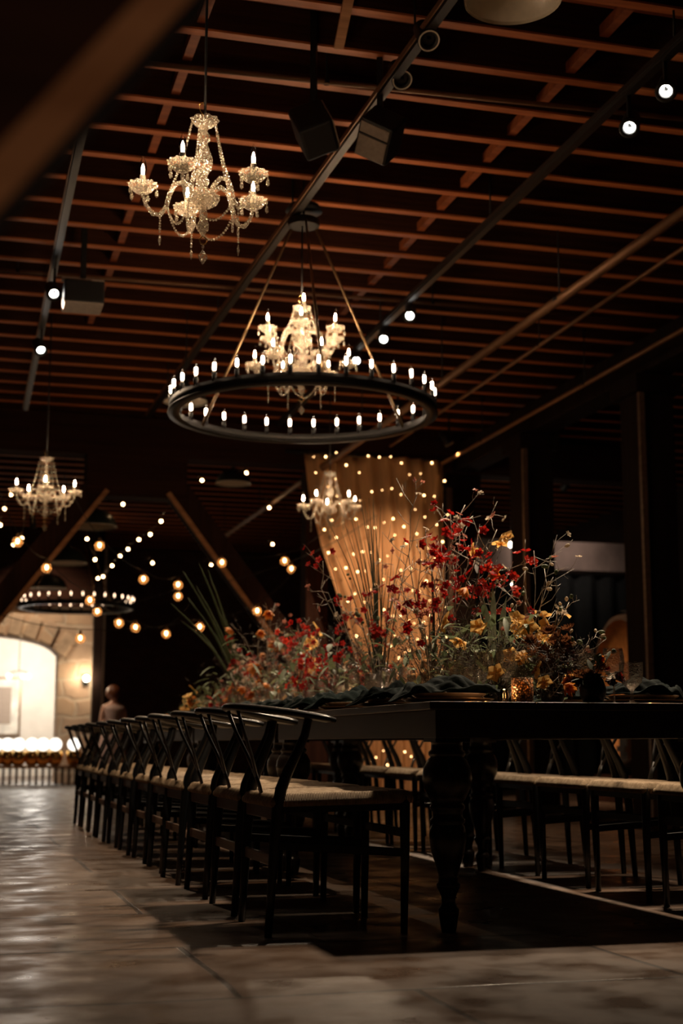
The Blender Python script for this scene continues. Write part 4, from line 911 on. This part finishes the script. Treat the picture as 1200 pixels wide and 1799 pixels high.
# ================================================================== CURTAIN AND FAIRY LIGHTS
CYY = 15.15
def cl(z):
    K = [(4.0, 3.80), (3.4, 3.87), (2.8, 4.02), (1.94, 4.32), (1.2, 4.50), (.6, 4.50), (0, 4.46)]
    for (z1, x1), (z0, x0) in zip(K, K[1:]):
        if z >= z0: return x0+(x1-x0)*(z-z0)/(z1-z0)
    return K[-1][1]
def curt(u, v):
    z = 3.83*(1-v)+.01; xl = cl(z); x = xl+(5.47-xl)*u
    return (x, .035*sin(u*52+.6*sin(v*2))+.02*sin(u*23+1)+.05*sin(u*7), z)
cu = thing('sheer_curtain', 'amber sheer curtain pulled aside and covered in fairy lights', 'curtain', (0, CYY, 0))
MB().grid(curt, 150, 30).build('cloth', 'sheer', cu, solid=.002)
MB().tube([(3.6, 0, 3.85), (5.6, 0, 3.85)], .015, 8).build('rod', 'iron', cu)
fb = MB().ball((0, 0, 0), .0085, 6, 4).mesh('fairy_bulb', 'fairy'); rq = random.Random(8)
for i in range(13):
    u = .03+.94*i/12; t = thing('fairy_light_strand', f'strand of warm fairy lights, {["leftmost","second","third","fourth","fifth","sixth","seventh","eighth","ninth","tenth","eleventh","twelfth","rightmost"][i]} down the amber curtain', 'fairy lights', (curt(u, 0)[0], CYY-.13, 3.84), group='fairy light strands')
    o0 = Vector((curt(u, 0)[0], 0, 3.84)); pts = []
    for k_ in range(22):
        v = k_/21*.97; c_ = curt(min(1, max(0, u+.012*sin(k_*.8+i))), v); pts.append(Vector((c_[0], 0, c_[2]))-o0)
    MB().tube([(0, .13, .012)]+pts, .0015, 4).build('wire', 'bronze', t)
    st = rq.uniform(0, .3); d = st
    while d < 3.6:
        k_ = d/3.81*21; q = min(20, int(k_)); inst(fb, 'fairy_bulb', t, pts[q].lerp(pts[q+1], k_-q)+Vector((rq.gauss(0, .012), -.01, 0)), sc=rq.choice((.6, .8, 1, 1.3))); d += rq.uniform(.16, .42)
p = Vector((4.35, 13.4, 3.9)); t = spot_head('small added spotlight brightening the amber curtain from the ceiling', p, (4.9, 15.1, 1.5), False, zt=4.5)  # lamp added to brighten the curtain cloth
lamp('spot_lamp', 'SPOT', (.03, .1, -.1), K_WASH, (1, .66, .40), t, target=(.5, 1.75, -2.4), size=.05, spot=75, blend=.9)

# ================================================================== RIGHT AISLE: cask, drapes, lintel
ck = thing('wine_cask', 'large round wine cask with glowing orange wood head behind the right column', 'cask', tuple(at(1102, 1213, 14)+Vector((.41, -.03, 0))), R(0))
ckr = bpy.data.objects
CN = Vector((-.985, .08, 0)).normalized(); q = CN.to_track_quat('Z', 'Y'); ck.rotation_mode = 'QUATERNION'; ck.rotation_quaternion = q
rk = .84
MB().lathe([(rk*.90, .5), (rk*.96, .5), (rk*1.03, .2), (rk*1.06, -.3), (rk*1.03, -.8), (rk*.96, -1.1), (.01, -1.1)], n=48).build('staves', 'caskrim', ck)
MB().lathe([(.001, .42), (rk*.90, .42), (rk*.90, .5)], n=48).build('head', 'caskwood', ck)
for z in (.44, .1, -.7): MB().lathe([(rk*(1.0+.03*(1-abs(z+.3))), z-.03), (rk*(1.0+.03*(1-abs(z+.3)))+.012, z), (rk*(1.0+.03*(1-abs(z+.3))), z+.03)], n=48).build('hoop', 'iron', ck)
inv = q.inverted(); dn = inv @ Vector((0, 0, -1)); sdn = inv @ Vector((0, 0, 1)).cross(CN)
md_ = Vector((0, 0, .45))+dn*.62
MB().bar(md_-dn*.16, md_+dn*.16, .22, .05, up=(0, 0, 1)).bar(md_+Vector((0, 0, .03))-sdn*.12, md_+Vector((0, 0, .03))+sdn*.12, .06, .05, up=(0, 0, 1)).build('hatch', 'iron', ck)
t = thing('cask_cradle', 'dark timber cradle under the wine cask', 'cradle', (7.2, 14.1, 0)); MB().box((-.05, 0, .145), (.18, 1.3, .29)).box((.9, .0, .145), (.18, 1.3, .29)).build('beams', 'timber_x', t)
def fold(x0, x1, z0, z1, amp, fr):
    return lambda u, v: (x0+(x1-x0)*u, amp*sin(u*fr)+amp*.4*sin(u*fr*.43+v), z1+(z0-z1)*v)
t = thing('drape', 'dark grey floor-length drape behind the wine cask', 'drape', (0, 18.6, 0)); MB().grid(fold(5.9, 9.7, 0.01, 3.0, .06, 70), 200, 6).build('cloth', 'drape', t, solid=.003)
MB().tube([(5.8, 0, 3.02), (9.8, 0, 3.02)], .02, 8).build('rod', 'iron', t)
tag(MB().box((8.2, 18.9, 3.31), (3.2, .25, .42)).build('lintel', 'whitewash', bevel=.01), 'pale whitewashed lintel above the dark drape on the right', 'lintel')
p = Vector((7.9, 17.2, 4.0)); t = spot_head('added black spotlight brightening the pale lintel', p, (7.8, 18.9, 3.3), False, zt=4.5); t['label'] = 'added black spotlight brightening the pale lintel'  # lamp added to light up the lintel
lamp('spot_lamp', 'SPOT', (0, .1, -.05), 42, (1, .74, .60), t, target=(.5, 1.5, -.72), size=.05, spot=70, blend=.9)
p = Vector((5.3, 14.5, 3.9)); t = spot_head('x', p, (6.9, 14, 1.2), False, zt=4.5); t['label'] = 'added black spotlight brightening the wine cask'  # lamp added so the cask head shows bright
lamp('spot_lamp', 'SPOT', (.08, -.03, -.1), 480, (1, .66, .38), t, target=(1.6, -.5, -2.7), size=.05, spot=36, blend=.6)

# ================================================================== SIDE ROOM CONTENTS
for i, (X, w_) in enumerate(((-.35, .9), (1.1, .9))):
    t = thing('framed_picture', ['framed picture on the bright wall at the left edge', 'framed picture on the bright wall right of the arch centre'][i], 'picture', (X, 28.97, 1.35))
    MB().box((0, 0, 0), (w_, .03, 1.15)).build('frame', 'bronze', t); MB().box((0, -.02, 0), (w_-.08, .01, 1.07)).build('mat', 'paper', t); MB().box((0, -.028, .02), (w_-.38, .01, .72)).build('artwork', 'greygrille', t)
t = thing('slatted_bench', 'low slatted bench carrying the white globe lamps before the arch', 'bench', (.55, 23.15, 0))
MB().box((0, 0, .27), (3.4, .5, .04)).build('top', 'brace_wood', t, bevel=.005)
for i in range(34): MB().box((-1.65+.1*i, -.22, .125), (.035, .03, .25)).build('slat', 'timber', t)
lamp0 = thing('globe_lamp', 'x', 'lamp')
MB().lathe([(.05, 0), (.09, .02), (.12, .10), (.125, .22), (.11, .23), (.02, .22)], n=24).build('bowl_base', 'gold', lamp0); MB().ball((0, 0, .33), .10, 20, 14).build('globe', 'globe_white', lamp0)
for i, px in enumerate((-6, 14, 33, 57, 76, 98, 130)):
    x = at(px, 1305, 23.15).x-.3
    lb = f'white glowing globe lamp on a gold bowl, {["leftmost","second from left","third from left","middle","third from right","second from right","rightmost"][i]} of seven'
    if i == 0: lamp0.location = (x+.3, 23.15, .29); lamp0['label'] = lb; lamp0['group'] = 'globe lamps on the low bench'
    else: dup(lamp0, (x+.3, 23.15+.05*(i % 2), .29), 0, lb, 'globe lamps on the low bench')
t = thing('globe_chandelier', 'small chandelier of three globes in the bright room', 'chandelier', tuple(at(33, 1188, 26.2)))
p = t.location
for dx in (-.17, .08, .16): MB().ball((dx, 0, 0), .055, 12, 8).build('globe', 'globe_white', t)
MB().tube([(-.17, 0, .06), (0, 0, .1), (.16, 0, .06)], .012, 6).tube([(0, 0, .1), (0, 0, 3.55-p.z)], .008, 6).build('frame', 'bronze', t)
lamp('room_lamp', 'AREA', (.6, 27.0, 3.4), K_ROOM, (1, .88, .72), None, target=(.6, 28.2, 0), size=1.6).parent = None
lamp('room_lamp', 'POINT', (1.75, 27.6, 1.9), 70, (1, .93, .84), None, size=.15)
t = thing('wall_sconce', 'bright wall sconce on the stone wall beside the arch', 'sconce', tuple(at(151, 1192, 23.9))); p = t.location
MB().box((0, .06, -.02), (.09, .04, .16)).build('backplate', 'iron', t); MB().ball((0, -.06, 0), .05, 12, 8).build('globe', 'sconce_glow', t); MB().bar((0, .05, -.06), (0, -.05, -.06), .02, .02).build('bracket', 'iron', t)
lamp('sconce_lamp', 'POINT', (0, -.14, .02), 12, (1, .74, .48), t, size=.05)
# ceiling spot added to brighten the stone wall
p = Vector((1.3, 22.6, 4.0)); t = spot_head('small added spotlight brightening the stone wall around the arch', p, (1.6, 24, 2), False, zt=4.5)
lamp('spot_lamp', 'SPOT', (0, .05, -.1), 150, (1, .76, .52), t, target=(.4, 1.4, -2.3), size=.05, spot=95, blend=.9)

# ================================================================== PERSON
pr = thing('person', 'woman seen from behind in a pale pink dress with pinned-up auburn hair', 'person', (2.72, 23.4, 0), R(15))
def skin_obj(name, mat, nodes, edges, parent, sub=2):
    me = bpy.data.meshes.new(name); me.from_pydata([n_[:3] for n_ in nodes], edges, []); o = bpy.data.objects.new(name, me); COL.objects.link(o); o.parent = parent
    md = o.modifiers.new('skin', 'SKIN'); md.use_smooth_shade = True
    for i, n_ in enumerate(nodes):
        sv = me.skin_vertices[0].data[i]; sv.radius = (n_[3], n_[4] if len(n_) > 4 else n_[3]); sv.use_root = (i == 0)
    o.modifiers.new('sub', 'SUBSURF').levels = sub; o.modifiers['sub'].render_levels = sub; me.materials.append(M[mat]); return o
k = .93
nodes = [(0, 0, .86*k, .14, .10), (0, 0, 1.02*k, .115, .085), (0, .01, 1.22*k, .14, .10), (0, 0, 1.33*k, .09, .07), (0, -.01, 1.40*k, .048), (0, -.02, 1.47*k, .05), (0, -.03, 1.545*k, .078, .088), (0, -.03, 1.60*k, .06),
 (-.16, 0, 1.30*k, .05), (-.21, -.01, 1.08*k, .038), (-.19, -.12, .88*k, .028), (-.16, -.20, .82*k, .022), (.16, 0, 1.30*k, .05), (.21, -.01, 1.08*k, .038), (.20, -.10, .88*k, .028), (.17, -.18, .82*k, .022),
 (-.09, 0, .80*k, .085), (-.10, 0, .46*k, .055), (-.10, .01, .08*k, .035), (-.11, -.11, .03, .03), (.09, 0, .80*k, .085), (.10, 0, .46*k, .055), (.10, .01, .08*k, .035), (.11, -.11, .03, .03)]
edges = [(0, 1), (1, 2), (2, 3), (3, 4), (4, 5), (5, 6), (6, 7), (3, 8), (8, 9), (9, 10), (10, 11), (3, 12), (12, 13), (13, 14), (14, 15), (0, 16), (16, 17), (17, 18), (18, 19), (0, 20), (20, 21), (21, 22), (22, 23)]
bd = skin_obj('body', 'skin', nodes, edges, pr)
MB().ball((0, .015, 1.555*k), .118, 16, 10, (1, 1.05, 1.1)).ball((.07, .12, 1.57*k), .07, 12, 8).build('hair', 'hair', pr)
MB().lathe([(.27, .12), (.25, .3), (.22, .6), (.19, .8), (.155, .93), (.15, 1.05), (.18, 1.16), (.165, 1.22), (.06, 1.26)], n=28).build('dress', 'dress', pr)
